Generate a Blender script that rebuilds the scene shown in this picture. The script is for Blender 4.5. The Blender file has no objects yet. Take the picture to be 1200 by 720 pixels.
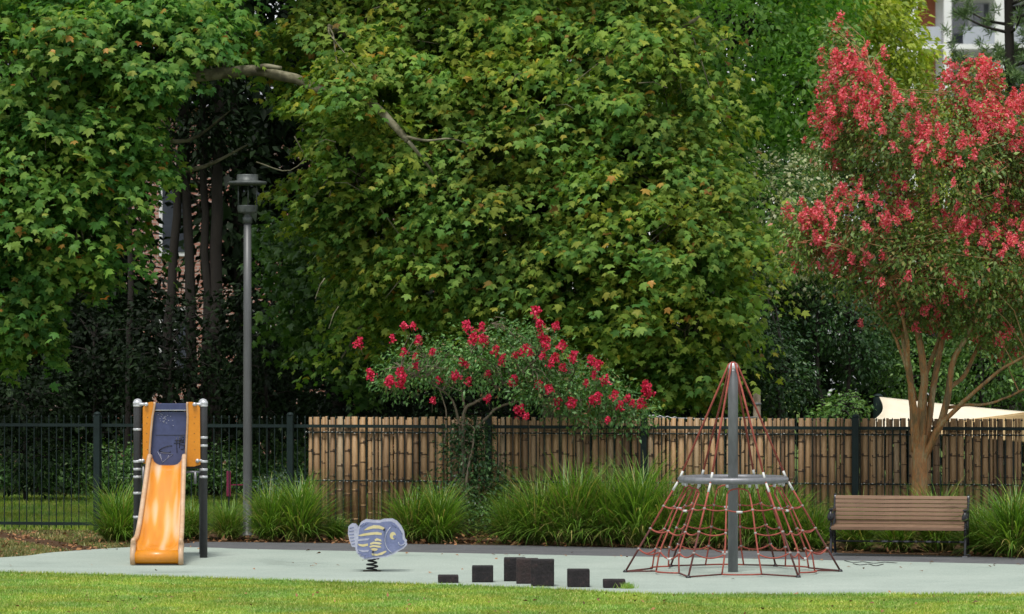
import bpy, bmesh, math, random
import numpy as np
from mathutils import Vector, Matrix

random.seed(7)
RNG = np.random.default_rng(11)
SC = bpy.context.scene
COL = SC.collection
PI = math.pi

# ------------------------------------------------------------------ camera
F = 4500.0          # focal length in photograph pixels
HZ = 400.0          # horizon row
EYE = 3.1
cam = bpy.data.cameras.new('camera')
camo = bpy.data.objects.new('camera', cam)
COL.objects.link(camo)
camo.location = (0, 0, EYE)
camo.rotation_euler = (PI / 2, 0, 0)
cam.sensor_width = 36
cam.lens = 36 * F / 1200
cam.shift_y = (HZ - 360) / 1200
cam.clip_start = 0.5
cam.clip_end = 2000
cam.dof.use_dof = True
cam.dof.focus_distance = 54
cam.dof.aperture_fstop = 4.0
SC.camera = camo

# ------------------------------------------------------------------ daylight
SUN_EL, SUN_AZ = math.radians(68), math.radians(196)     # azimuth clockwise from +Y
world = bpy.data.worlds.new('World')
SC.world = world
world.use_nodes = True
wn = world.node_tree.nodes
wl = world.node_tree.links
wn.clear()
sky = wn.new('ShaderNodeTexSky')
sky.sky_type = 'NISHITA'
sky.sun_disc = False
sky.sun_elevation = SUN_EL
sky.sun_rotation = SUN_AZ
sky.dust_density = 0.6
hs = wn.new('ShaderNodeHueSaturation')
hs.inputs['Saturation'].default_value = 0.2
bg = wn.new('ShaderNodeBackground')
bg.inputs['Strength'].default_value = 0.13
wo = wn.new('ShaderNodeOutputWorld')
wl.new(sky.outputs[0], hs.inputs['Color'])
wl.new(hs.outputs[0], bg.inputs[0])
wl.new(bg.outputs[0], wo.inputs[0])
sun = bpy.data.lights.new('sun', 'SUN')
sun.energy = 2.3
sun.angle = math.radians(18)
sun.color = (1.0, 0.965, 0.91)
suno = bpy.data.objects.new('sun', sun)
COL.objects.link(suno)
sd = Vector((math.sin(SUN_AZ) * math.cos(SUN_EL), math.cos(SUN_AZ) * math.cos(SUN_EL), math.sin(SUN_EL)))
suno.rotation_euler = sd.to_track_quat('Z', 'Y').to_euler()
SC.view_settings.view_transform = 'Standard'
SC.view_settings.look = 'None'
SC.view_settings.exposure = 0.58
SC.view_settings.gamma = 1
SC.render.engine = 'CYCLES'
SC.cycles.max_bounces = 5
SC.cycles.diffuse_bounces = 3
SC.cycles.glossy_bounces = 2
SC.cycles.transmission_bounces = 4
SC.cycles.transparent_max_bounces = 8
SC.cycles.use_denoising = True


# ------------------------------------------------------------------ helpers
def P(px, py, Y):
    """world point at distance Y that stands at that place of the survey picture"""
    return Vector(((px - 600) / F * Y, Y, EYE - (py - HZ) / F * Y))


def GY(py):
    return F * EYE / (py - HZ)


def tag(o, label=None, cat=None, group=None, kind=None):
    if label: o['label'] = label
    if cat: o['category'] = cat
    if group: o['group'] = group
    if kind: o['kind'] = kind
    return o


def empty(name, loc, label=None, cat=None, group=None, rz=0):
    o = bpy.data.objects.new(name, None)
    COL.objects.link(o)
    o.location = loc
    o.rotation_euler = (0, 0, rz)
    o.empty_display_size = .2
    return tag(o, label, cat, group)


def np_mesh(name, V, faces, mats, smooth=False, midx=None):
    """faces: one (n,k) array or a list of such arrays"""
    if isinstance(faces, np.ndarray): faces = [faces]
    me = bpy.data.meshes.new(name)
    V = np.asarray(V, dtype=np.float32)
    nf = sum(len(f) for f in faces)
    nl = sum(f.size for f in faces)
    me.vertices.add(len(V)); me.vertices.foreach_set('co', V.ravel())
    me.loops.add(nl)
    me.loops.foreach_set('vertex_index', np.concatenate([f.ravel() for f in faces]).astype(np.int32))
    me.polygons.add(nf)
    starts = []; s = 0
    for f in faces:
        k = f.shape[1]
        starts.append(s + np.arange(len(f)) * k); s += len(f) * k
    me.polygons.foreach_set('loop_start', np.concatenate(starts).astype(np.int32))
    if smooth:
        me.polygons.foreach_set('use_smooth', np.ones(nf, dtype=bool))
    for m in (mats if isinstance(mats, (list, tuple)) else [mats]): me.materials.append(m)
    if midx is not None: me.polygons.foreach_set('material_index', np.asarray(midx, dtype=np.int32))
    me.update(calc_edges=True)
    me.validate()
    return me


def link(name, me, parent=None, loc=None):
    o = bpy.data.objects.new(name, me)
    COL.objects.link(o)
    if parent is not None: o.parent = parent
    if loc is not None: o.location = loc
    return o


class MB:
    def __init__(s):
        s.v = []; s.f = []; s.m = []; s.sm = []

    def add(s, vs, fs, mi=0, smooth=False):
        b = len(s.v)
        s.v += [tuple(v) for v in vs]
        for f in fs:
            s.f.append([b + i for i in f]); s.m.append(mi); s.sm.append(smooth)
        return s

    def box(s, c, size, rot=None, bev=0.0, mi=0):
        hx, hy, hz = [a / 2 for a in size]
        R = rot if rot is not None else Matrix.Identity(3)
        c = Vector(c)
        if bev <= 0:
            vs = [R @ Vector((x * hx, y * hy, z * hz)) + c for x in (-1, 1) for y in (-1, 1) for z in (-1, 1)]
            fs = [(0, 1, 3, 2), (4, 6, 7, 5), (0, 4, 5, 1), (2, 3, 7, 6), (0, 2, 6, 4), (1, 5, 7, 3)]
            return s.add(vs, fs, mi)
        bm = bmesh.new()
        bmesh.ops.create_cube(bm, size=1)
        for v in bm.verts: v.co = Vector((v.co.x * 2 * hx, v.co.y * 2 * hy, v.co.z * 2 * hz))
        bmesh.ops.bevel(bm, geom=list(bm.edges), offset=bev, segments=2, profile=.7, affect='EDGES')
        bm.verts.index_update()
        vs = [R @ v.co + c for v in bm.verts]
        fs = [[v.index for v in f.verts] for f in bm.faces]
        bm.free()
        return s.add(vs, fs, mi, False)

    def tube(s, pts, rad, sides=8, closed=False, caps=True, mi=0, smooth=True):
        pts = [Vector(p) for p in pts]
        n = len(pts)
        if not hasattr(rad, '__len__'): rad = [rad] * n
        t0 = (pts[1] - pts[0]).normalized()
        ref = Vector((0, 0, 1)) if abs(t0.z) < .9 else Vector((1, 0, 0))
        a = t0.cross(ref).normalized()
        vs = []
        for i in range(n):
            if closed: t = pts[(i + 1) % n] - pts[i - 1]
            else: t = pts[min(i + 1, n - 1)] - pts[max(i - 1, 0)]
            if t.length < 1e-9: t = t0.copy()
            t.normalize()
            a = a - t * a.dot(t)
            if a.length < 1e-6: a = t.orthogonal()
            a.normalize()
            b = t.cross(a)
            for k in range(sides):
                an = 2 * PI * k / sides
                vs.append(pts[i] + (a * math.cos(an) + b * math.sin(an)) * rad[i])
        fs = []
        m = n if closed else n - 1
        for i in range(m):
            j = (i + 1) % n
            for k in range(sides):
                k2 = (k + 1) % sides
                fs.append((i * sides + k, i * sides + k2, j * sides + k2, j * sides + k))
        if caps and not closed:
            fs.append(tuple(range(sides))[::-1]); fs.append(tuple((n - 1) * sides + k for k in range(sides)))
        return s.add(vs, fs, mi, smooth)

    def lathe(s, c, prof, sides=16, mi=0, smooth=True):
        c = Vector(c); vs = []
        for r, z in prof:
            for k in range(sides):
                an = 2 * PI * k / sides
                vs.append(c + Vector((r * math.cos(an), r * math.sin(an), z)))
        fs = []
        for i in range(len(prof) - 1):
            for k in range(sides):
                k2 = (k + 1) % sides
                fs.append((i * sides + k, i * sides + k2, (i + 1) * sides + k2, (i + 1) * sides + k))
        fs.append(tuple(range(sides))[::-1]); fs.append(tuple((len(prof) - 1) * sides + k for k in range(sides)))
        return s.add(vs, fs, mi, smooth)

    def prism(s, poly, y0, y1, mi=0, side_mi=None):
        """poly in (x,z), extruded from y0 to y1"""
        n = len(poly)
        vs = [(x, y0, z) for x, z in poly] + [(x, y1, z) for x, z in poly]
        s.add(vs, [tuple(range(n)), tuple(range(2 * n - 1, n - 1, -1))], mi)
        b = len(s.v) - 2 * n
        for i in range(n):
            j = (i + 1) % n
            s.f.append([b + i, b + n + i, b + n + j, b + j]); s.m.append(mi if side_mi is None else side_mi); s.sm.append(False)
        return s

    def mesh(s, name, mats):
        me = bpy.data.meshes.new(name)
        me.from_pydata(s.v, [], s.f)
        for m in (mats if isinstance(mats, (list, tuple)) else [mats]): me.materials.append(m)
        me.polygons.foreach_set('material_index', s.m)
        me.polygons.foreach_set('use_smooth', s.sm)
        me.update()
        bm = bmesh.new(); bm.from_mesh(me)
        bmesh.ops.recalc_face_normals(bm, faces=bm.faces)
        bm.to_mesh(me); bm.free()
        return me

    def build(s, name, mats, parent=None, loc=None):
        return link(name, s.mesh(name, mats), parent, loc)


def smooth_path(pts, sub=4):
    """Catmull-Rom through points (tuples of any length)"""
    pts = [np.array(p, dtype=float) for p in pts]
    q = [2 * pts[0] - pts[1]] + pts + [2 * pts[-1] - pts[-2]]
    out = []
    for i in range(1, len(q) - 2):
        for k in range(sub):
            t = k / sub
            out.append(.5 * ((2 * q[i]) + (-q[i - 1] + q[i + 1]) * t + (2 * q[i - 1] - 5 * q[i] + 4 * q[i + 1] - q[i + 2]) * t * t
                             + (-q[i - 1] + 3 * q[i] - 3 * q[i + 1] + q[i + 2]) * t ** 3))
    out.append(pts[-1])
    return out


# ------------------------------------------------------------------ materials
def new_mat(name):
    m = bpy.data.materials.new(name); m.use_nodes = True
    nt = m.node_tree; nt.nodes.clear()
    out = nt.nodes.new('ShaderNodeOutputMaterial')
    return m, nt, out


def ramp(nt, stops, src, interp='LINEAR'):
    r = nt.nodes.new('ShaderNodeValToRGB')
    r.color_ramp.interpolation = interp
    el = r.color_ramp.elements
    el[0].position = stops[0][0]; el[0].color = (*stops[0][1], 1)
    el[1].position = stops[-1][0]; el[1].color = (*stops[-1][1], 1)
    for p, c in stops[1:-1]:
        e = el.new(p); e.color = (*c, 1)
    nt.links.new(src, r.inputs[0])
    return r.outputs[0]


def noise(nt, scale, detail=4, rough=.6, vec=None, dist=0.0):
    n = nt.nodes.new('ShaderNodeTexNoise')
    n.inputs['Scale'].default_value = scale
    n.inputs['Detail'].default_value = detail
    n.inputs['Roughness'].default_value = rough
    n.inputs['Distortion'].default_value = dist
    if vec is not None: nt.links.new(vec, n.inputs['Vector'])
    return n.outputs['Fac']


def coords(nt, kind='Object', scale=None):
    t = nt.nodes.new('ShaderNodeTexCoord')
    o = t.outputs[kind]
    if scale:
        mp = nt.nodes.new('ShaderNodeMapping'); mp.inputs['Scale'].default_value = scale
        nt.links.new(o, mp.inputs['Vector']); o = mp.outputs[0]
    return o


def mixc(nt, a, b, fac, mode='MIX'):
    m = nt.nodes.new('ShaderNodeMix'); m.data_type = 'RGBA'; m.blend_type = mode
    for s, v in ((6, a), (7, b)):
        if isinstance(v, (tuple, list)): m.inputs[s].default_value = (*v, 1)
        else: nt.links.new(v, m.inputs[s])
    if isinstance(fac, float): m.inputs[0].default_value = fac
    else: nt.links.new(fac, m.inputs[0])
    return m.outputs[2]


def surf_mat(name, stops, scale=5, detail=5, rough=.7, bump=0.0, bscale=None, metallic=0.0, stretch=None, spec=.5,
             fine=None, island=None, objrand=None, coat=0.0):
    m, nt, out = new_mat(name)
    b = nt.nodes.new('ShaderNodeBsdfPrincipled')
    vec = coords(nt, 'Object', stretch)
    n = noise(nt, scale, detail, .65, vec)
    c = ramp(nt, stops, n)
    if fine:
        n2 = noise(nt, fine[0], 3, .6, vec)
        d = ramp(nt, [(.3, (1 - fine[1],) * 3), (.7, (1 + fine[1],) * 3)], n2)
        c = mixc(nt, c, d, 1.0, 'MULTIPLY')
    if island:
        g = nt.nodes.new('ShaderNodeNewGeometry')
        c = mixc(nt, c, ramp(nt, island, g.outputs['Random Per Island']), 1.0, 'MULTIPLY')
    if objrand:
        g = nt.nodes.new('ShaderNodeObjectInfo')
        c = mixc(nt, c, ramp(nt, objrand, g.outputs['Random']), 1.0, 'MULTIPLY')
    nt.links.new(c, b.inputs['Base Color'])
    b.inputs['Roughness'].default_value = rough
    b.inputs['Metallic'].default_value = metallic
    b.inputs['Specular IOR Level'].default_value = spec
    b.inputs['Coat Weight'].default_value = coat
    if bump:
        bp = nt.nodes.new('ShaderNodeBump')
        bp.inputs['Strength'].default_value = bump
        bp.inputs['Distance'].default_value = .02
        nt.links.new(noise(nt, bscale or scale * 4, 5, .7, vec), bp.inputs['Height'])
        nt.links.new(bp.outputs[0], b.inputs['Normal'])
    nt.links.new(b.outputs[0], out.inputs[0])
    return m


def leaf_mat(name, stops, patch=(.8, .55, 1.35), rough=.5, trans=.28, spec=.4, hue=0.0):
    """colour of each leaf from the ramp, broad patches of paler and darker growth on top"""
    m, nt, out = new_mat(name)
    g = nt.nodes.new('ShaderNodeNewGeometry')
    c = ramp(nt, stops, g.outputs['Random Per Island'])
    n = noise(nt, patch[0], 3, .6, coords(nt, 'Object'))
    d = ramp(nt, [(.32, (patch[1],) * 3), (.68, (patch[2], patch[2] * .99, patch[2] * .9))], n)
    c = mixc(nt, c, d, 1.0, 'MULTIPLY')
    if hue:
        hn = noise(nt, patch[0] * 1.7, 2, .5, coords(nt, 'Object', (1, 1, 1.3)))
        c = mixc(nt, c, ramp(nt, [(.38, (1 - hue * .35, 1.0, 1.0)), (.62, (1 + hue, 1 + hue * .12, .8))], hn), 1.0, 'MULTIPLY')
    b = nt.nodes.new('ShaderNodeBsdfPrincipled')
    b.inputs['Roughness'].default_value = rough
    b.inputs['Specular IOR Level'].default_value = spec
    nt.links.new(c, b.inputs['Base Color'])
    t = nt.nodes.new('ShaderNodeBsdfTranslucent')
    c2 = mixc(nt, c, (1.25, 1.3, .55), 1.0, 'MULTIPLY')
    nt.links.new(c2, t.inputs['Color'])
    mx = nt.nodes.new('ShaderNodeMixShader'); mx.inputs[0].default_value = trans
    nt.links.new(b.outputs[0], mx.inputs[1]); nt.links.new(t.outputs[0], mx.inputs[2])
    nt.links.new(mx.outputs[0], out.inputs[0])
    return m


M = {}
M['lawn'] = surf_mat('lawn_soil', [(.3, (.06, .10, .02)), (.7, (.12, .17, .035))], 1.2, rough=.95, fine=(30, .4), spec=.1)
M['grass'] = leaf_mat('grass_blades', [(0, (.15, .29, .045)), (.45, (.24, .40, .07)), (.82, (.34, .48, .11)), (1, (.58, .57, .28))],
                      patch=(.7, .8, 1.22), rough=.55, trans=.25, spec=.25, hue=.25)
M['pad'] = surf_mat('rubber_safety_surface', [(.25, (.2, .24, .205)), (.4, (.29, .345, .30)), (.6, (.335, .39, .34)), (.75, (.38, .43, .38))], .55, detail=10, rough=.9,
                    bump=.5, bscale=70, fine=(45, .16), spec=.3)
M['path'] = surf_mat('asphalt_edge_path', [(.3, (.075, .077, .082)), (.7, (.115, .116, .12))], 2, detail=7, rough=.85, bump=.3, bscale=50, fine=(40, .2), spec=.3)
M['mulch'] = surf_mat('mulch', [(.3, (.035, .022, .013)), (.55, (.085, .05, .028)), (.75, (.15, .085, .045))], 9, detail=8, rough=.95, bump=.8, bscale=30, spec=.1)
M['litter'] = surf_mat('dry_leaf_litter', [(.3, (.2, .1, .04)), (.7, (.36, .2, .09))], 2, rough=.8, island=[(0, (.35, .33, .3)), (1, (1.25, 1.1, 1))])
M['cane'] = surf_mat('bamboo_cane', [(.3, (.235, .15, .07)), (.5, (.37, .25, .13)), (.75, (.46, .33, .19))], 3.0, detail=6, rough=.6, stretch=(4, 4, .5),
                     fine=(25, .22), objrand=[(0, (.42, .38, .36)), (.25, (.7, .62, .55)), (.5, (.95, .88, .8)), (.8, (1.1, 1.0, .88)), (1, (.85, .92, 1.02))])
M['node'] = surf_mat('bamboo_node', [(.3, (.05, .03, .018)), (.7, (.11, .065, .035))], 5, rough=.7)
M['iron'] = surf_mat('dark_green_painted_iron', [(.3, (.008, .016, .015)), (.7, (.014, .028, .026))], 4, rough=.6, spec=.2)
M['binding'] = surf_mat('pale_binding_wire', [(.3, (.5, .48, .42)), (.7, (.68, .66, .6))], 12, rough=.5)
M['galv'] = surf_mat('galvanised_steel', [(.3, (.14, .145, .155)), (.7, (.23, .235, .25))], 3, detail=6, rough=.45, metallic=.45, stretch=(1, 1, .3), fine=(14, .15))
M['lamp'] = surf_mat('grey_painted_lamp_post', [(.3, (.07, .072, .073)), (.7, (.105, .108, .108))], 2, rough=.45, metallic=.2, stretch=(3, 3, .4), fine=(20, .1))
M['lamptop'] = surf_mat('weathered_lamp_metal', [(.3, (.035, .042, .04)), (.7, (.09, .1, .095))], 12, rough=.5, metallic=.2)
M['orange'] = surf_mat('orange_plastic', [(.3, (.56, .19, .006)), (.7, (.64, .24, .012))], 3, rough=.38, fine=(30, .06), coat=.1)
M['orange_worn_sheen'] = surf_mat('worn_orange_plastic_painted_sheen', [(.40, (.60, .205, .008)), (.52, (.66, .25, .02)), (.60, (.68, .35, .12)), (.72, (.64, .46, .30))], 1.9, detail=1, rough=.26,  # pale streaks hold both wear and a painted glossy reflection
                            stretch=(3.2, .6, .5), coat=.4, fine=(9, .05))
M['rim'] = surf_mat('faded_slide_rim', [(.3, (.44, .26, .13)), (.7, (.52, .37, .25))], 4, rough=.4, fine=(20, .1))
M['blue'] = surf_mat('navy_plastic_panel', [(.3, (.035, .045, .115)), (.7, (.055, .07, .165))], 3, rough=.5, fine=(15, .12))
M['post'] = surf_mat('charcoal_powder_coat', [(.3, (.022, .022, .025)), (.7, (.04, .04, .044))], 4, rough=.5, fine=(30, .15))
M['black'] = surf_mat('black_iron', [(.3, (.008, .008, .01)), (.7, (.02, .02, .024))], 9, rough=.35)
M['silver'] = surf_mat('silver_clamp', [(.3, (.42, .43, .45)), (.7, (.58, .59, .61))], 8, rough=.35, metallic=.4)
M['rope'] = surf_mat('faded_red_rope', [(.3, (.2, .036, .026)), (.7, (.36, .085, .055))], 5, rough=.8, fine=(60, .25))
M['ropedark'] = surf_mat('dark_worn_rope', [(.3, (.05, .018, .015)), (.7, (.13, .035, .028))], 5, rough=.85, fine=(60, .25))
M['ropeclip'] = surf_mat('dull_metal_clip', [(.3, (.2, .17, .16)), (.7, (.34, .3, .28))], 9, rough=.5)
M['white'] = surf_mat('white_sleeve', [(.3, (.5, .5, .48)), (.7, (.62, .62, .6))], 9, rough=.5)
M['wood'] = surf_mat('weathered_bench_timber', [(.25, (.115, .062, .033)), (.5, (.18, .105, .06)), (.8, (.245, .155, .095))], 4, detail=7, rough=.65, stretch=(.6, 8, 8),
                     fine=(30, .15), objrand=[(0, (.85, .83, .82)), (1, (1.1, 1.08, 1.06))])
M['fishblue'] = surf_mat('lilac_blue_board', [(.3, (.12, .145, .27)), (.7, (.19, .215, .36))], 6, rough=.5, fine=(30, .12))
M['fishpale'] = surf_mat('pale_routed_board', [(.3, (.32, .33, .43)), (.7, (.42, .44, .53))], 8, rough=.55, fine=(30, .12))
M['fishyellow'] = surf_mat('cream_yellow_board', [(.3, (.55, .46, .2)), (.7, (.62, .55, .33))], 8, rough=.55)
M['block'] = surf_mat('charcoal_rubber_block', [(.3, (.009, .009, .010)), (.55, (.017, .016, .017)), (.75, (.045, .03, .028))], 7, detail=9, rough=.7, fine=(60, .5), bump=.5, spec=.3,
                      objrand=[(0, (.9, .9, .95)), (1, (1.5, 1.1, 1.1))])
M['blockred'] = surf_mat('reddish_rubber_block', [(.3, (.014, .010, .010)), (.7, (.036, .018, .017))], 7, detail=9, rough=.7, fine=(60, .5), bump=.5)
M['planebark'] = surf_mat('mottled_plane_bark', [(.35, (.065, .058, .034)), (.48, (.12, .11, .062)), (.54, (.19, .175, .11)), (.7, (.25, .235, .155))], 3.2, detail=3, rough=.85, bump=.3)
M['darkbark'] = surf_mat('dark_bark', [(.3, (.012, .009, .007)), (.7, (.028, .022, .017))], 6, rough=.9, stretch=(2, 2, .4), bump=.4)
M['myrtlebark'] = surf_mat('smooth_orange_tan_bark', [(.3, (.12, .085, .035)), (.44, (.22, .14, .055)), (.5, (.34, .15, .045)), (.58, (.27, .2, .09)), (.72, (.42, .32, .17))], 2.2, detail=6, rough=.65, stretch=(3.5, 3.5, .8), fine=(18, .3), bump=.35, bscale=14)
M['twig'] = surf_mat('grey_brown_twig', [(.3, (.10, .08, .05)), (.7, (.2, .16, .11))], 8, rough=.8)
M['sail'] = surf_mat('cream_shade_cloth', [(.3, (.7, .62, .47)), (.7, (.78, .7, .55))], 2, rough=.9, fine=(40, .04))
M['sail_underside'] = surf_mat('tan_shaded_underside_cloth', [(.3, (.46, .32, .15)), (.7, (.54, .39, .2))], 2, rough=.9, fine=(40, .04))  # tan stands in for the shade on the underside of the cloth
M['render'] = surf_mat('white_building_render', [(.3, (.66, .66, .66)), (.7, (.78, .78, .78))], .7, rough=.8)
M['greyrender'] = surf_mat('grey_building_render', [(.3, (.3, .31, .34)), (.7, (.4, .41, .44))], .7, rough=.8)
M['rust'] = surf_mat('rust_red_cladding', [(.3, (.26, .07, .03)), (.7, (.36, .11, .05))], 2, rough=.7)
M['balglass'] = surf_mat('frosted_balcony_glass', [(.3, (.32, .34, .4)), (.7, (.42, .44, .5))], .8, rough=.25, spec=.6)
M['winglass'] = surf_mat('dark_window_glass', [(.3, (.03, .035, .045)), (.7, (.08, .09, .11))], .9, rough=.08, spec=.8)
M['pink'] = surf_mat('magenta_paint', [(.3, (.32, .015, .08)), (.7, (.42, .03, .12))], 9, rough=.5)
M['timberpost'] = surf_mat('bleached_timber_post', [(.3, (.2, .16, .11)), (.7, (.36, .3, .22))], 4, rough=.85, stretch=(3, 3, .5))


def brick_mat():
    m, nt, out = new_mat('pink_brickwork')
    b = nt.nodes.new('ShaderNodeBsdfPrincipled')
    mp = coords(nt, 'Object'); sep = nt.nodes.new('ShaderNodeSeparateXYZ'); cb = nt.nodes.new('ShaderNodeCombineXYZ')
    nt.links.new(mp, sep.inputs[0]); nt.links.new(sep.outputs[0], cb.inputs[0]); nt.links.new(sep.outputs[2], cb.inputs[1])
    t = nt.nodes.new('ShaderNodeTexBrick')
    t.inputs['Color1'].default_value = (.42, .19, .14, 1); t.inputs['Color2'].default_value = (.33, .15, .11, 1)
    t.inputs['Mortar'].default_value = (.45, .4, .36, 1); t.inputs['Scale'].default_value = 1
    t.inputs['Brick Width'].default_value = .23; t.inputs['Row Height'].default_value = .086; t.inputs['Mortar Size'].default_value = .01
    nt.links.new(cb.outputs[0], t.inputs['Vector'])
    nt.links.new(t.outputs[0], b.inputs['Base Color']); b.inputs['Roughness'].default_value = .9
    nt.links.new(b.outputs[0], out.inputs[0])
    return m


M['brick'] = brick_mat()
G = lambda *s: list(s)
M['plane'] = leaf_mat('plane_leaves', [(0, (.06, .15, .032)), (.3, (.11, .225, .042)), (.6, (.175, .295, .055)), (.93, (.27, .36, .075)), (.975, (.33, .34, .05)), (.99, (.34, .2, .05)), (1, (.2, .12, .04))],
                      patch=(.5, .72, 1.25), trans=.42, rough=.6, hue=.25, spec=.18)
M['plane2'] = leaf_mat('fresh_plane_leaves', [(0, (.045, .14, .032)), (.35, (.085, .225, .045)), (.7, (.145, .305, .06)), (.97, (.24, .36, .075)), (.99, (.36, .2, .04)), (1, (.3, .11, .03))],
                       patch=(.5, .7, 1.25), trans=.42, rough=.55, hue=.2, spec=.2)
M['autumn'] = leaf_mat('orange_autumn_leaves', [(0, (.6, .2, .03)), (.5, (.6, .33, .06)), (1, (.4, .14, .03))], trans=.3)
M['evergreen'] = leaf_mat('shade_darkened_evergreen_leaves', [(0, (.005, .012, .005)), (.6, (.010, .025, .008)), (1, (.022, .048, .014))], patch=(.4, .5, 1.3), trans=.1, rough=.6, spec=.15)  # leaf colour lowered to stand in for deep shade under the canopy
M['glossy'] = leaf_mat('mid_green_leaves', [(0, (.07, .19, .03)), (.5, (.13, .3, .045)), (1, (.22, .4, .075))], patch=(.6, .7, 1.25), trans=.5)
M['lime'] = leaf_mat('lime_leaves', [(0, (.17, .26, .025)), (.5, (.30, .40, .04)), (1, (.46, .5, .08))], patch=(.7, .7, 1.2), trans=.4)
M['speckled'] = leaf_mat('pale_edged_leaves', [(0, (.03, .09, .02)), (.45, (.09, .22, .04)), (.6, (.18, .34, .07)), (.64, (.66, .7, .38)), (1, (.8, .8, .55))], patch=(.8, .7, 1.2), trans=.15)
M['camellia'] = leaf_mat('glossy_dark_shrub_leaves', [(0, (.015, .045, .016)), (.6, (.036, .095, .028)), (.96, (.07, .15, .045)), (1, (.16, .24, .12))], patch=(.7, .5, 1.4), trans=.2, rough=.4, spec=.4)
M['shrub'] = leaf_mat('green_shrub_leaves', [(0, (.04, .11, .024)), (.6, (.09, .20, .04)), (1, (.17, .30, .07))], patch=(.9, .55, 1.3), trans=.25)
M['hedge'] = leaf_mat('hedge_leaves', [(0, (.035, .09, .025)), (.6, (.08, .18, .045)), (.95, (.16, .30, .09)), (1, (.3, .35, .22))], patch=(.6, .4, 1.6), trans=.2, rough=.35)
M['pine'] = leaf_mat('pine_needles', [(0, (.07, .14, .05)), (.6, (.13, .23, .08)), (1, (.22, .31, .12))], patch=(.8, .7, 1.2), trans=.1)
M['myrtle'] = leaf_mat('myrtle_leaves', [(0, (.055, .12, .025)), (.5, (.12, .2, .04)), (.85, (.2, .29, .065)), (.94, (.3, .16, .07)), (1, (.4, .12, .08))], patch=(.8, .6, 1.3), trans=.25)
M['myrtle2'] = leaf_mat('small_myrtle_leaves', [(0, (.04, .12, .03)), (.5, (.09, .22, .055)), (.94, (.16, .31, .09)), (1, (.3, .14, .08))], patch=(1.2, .6, 1.3), trans=.25)
M['petals'] = leaf_mat('coral_red_petals', [(0, (.56, .045, .075)), (.5, (.82, .12, .18)), (.85, (.9, .26, .34)), (1, (.62, .2, .1))], patch=(1.5, .8, 1.15), trans=.3, rough=.6)
M['petals2'] = leaf_mat('crimson_petals', [(0, (.42, .006, .045)), (.6, (.72, .02, .10)), (1, (.85, .09, .2))], patch=(1.5, .8, 1.15), trans=.3, rough=.6)
M['tussock'] = leaf_mat('tussock_blades', [(0, (.06, .14, .018)), (.5, (.12, .25, .03)), (.85, (.2, .34, .045)), (1, (.4, .34, .13))], patch=(1.3, .7, 1.25), trans=.3, rough=.45)
M['tussockdry'] = leaf_mat('dry_tussock_blades', [(0, (.07, .12, .025)), (.5, (.19, .21, .06)), (1, (.42, .31, .14))], patch=(1.3, .7, 1.25), trans=.2)
M['bluegrey'] = leaf_mat('blue_grey_leaves', [(0, (.04, .10, .11)), (.7, (.09, .17, .19)), (1, (.4, .45, .45))], trans=.1)


# ------------------------------------------------------------------ foliage engine
def L_plane():
    half = [(0, 0, .0), (.22, -.06, -.03), (.5, .06, -.12), (.31, .26, 0), (.58, .56, -.12), (.25, .57, 0), (0, 1.0, -.2)]
    pts = half + [(-x, y, z) for x, y, z in half[-2:0:-1]]
    V = np.array(pts + [(0, .33, .06)], dtype=float); V[:, 1] -= 0.02
    n = len(pts)
    T = np.array([(i, (i + 1) % n, n) for i in range(n)])
    return V, T


def L_plane_b(curl=.25, skew=.12):
    """toothed five-lobed leaf folded along its midrib, one side drooping"""
    half = [(0, -.02), (.14, -.10), (.30, -.02), (.50, .02), (.44, .12), (.36, .24), (.50, .36), (.66, .60), (.46, .60), (.24, .52), (.22, .70), (.10, .84), (0, 1.04)]
    R_ = [(x, y) for x, y in half]; Lh = [(-x * (1 - skew), y * (1 - skew * .5) + .02) for x, y in half[-2:0:-1]]
    pts = R_ + Lh
    V = [(x, y, -curl * abs(x) * (1.0 if x > 0 else .2) * 1.2 + (.10 if .2 < y < .5 else 0) - .25 * max(0, y - .6) ** 1.5) for x, y in pts] + [(0, .34, .08)]
    n = len(pts)
    return np.array(V, dtype=float), np.array([(i, (i + 1) % n, n) for i in range(n)])


def L_simple(w=.45, fold=.08):
    V = np.array([(0, 0, 0), (w / 2, .45, fold), (0, 1, -.06), (-w / 2, .45, fold)], dtype=float)
    return V, np.array([(0, 1, 2), (0, 2, 3)])


def L_pointed(w=.5):
    V = np.array([(0, 0, 0), (w / 2, .35, .07), (0, 1, -.12), (-w / 2, .35, .07), (0, .42, 0)], dtype=float)
    return V, np.array([(0, 1, 4), (1, 2, 4), (4, 2, 3), (0, 4, 3)])


TPL = {'plane': L_plane_b(.25, .1), 'plane_folded': L_plane_b(.9, .3), 'plane_cupped': L_plane_b(-.5, -.1), 'simple': L_simple(), 'pointed': L_pointed(), 'round': L_simple(.8), 'needle': L_simple(.11, 0)}


def unit(a):
    return a / np.maximum(np.linalg.norm(a, axis=1, keepdims=True), 1e-9)


def frames(nrm, tip):
    z = unit(nrm); y = unit(tip - z * (tip * z).sum(1, keepdims=True)); x = np.cross(y, z)
    return np.stack([x, y, z], axis=2)


def leaves_mesh(name, tpl, pos, R, size, mat):
    V, T = TPL[tpl]
    W = np.einsum('nij,vj->nvi', R, V) * size[:, None, None] + pos[:, None, :]
    n, k = len(pos), len(V)
    Fc = (T[None] + (np.arange(n) * k)[:, None, None]).reshape(-1, 3)
    return np_mesh(name, W.reshape(-1, 3), Fc, mat)


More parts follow.
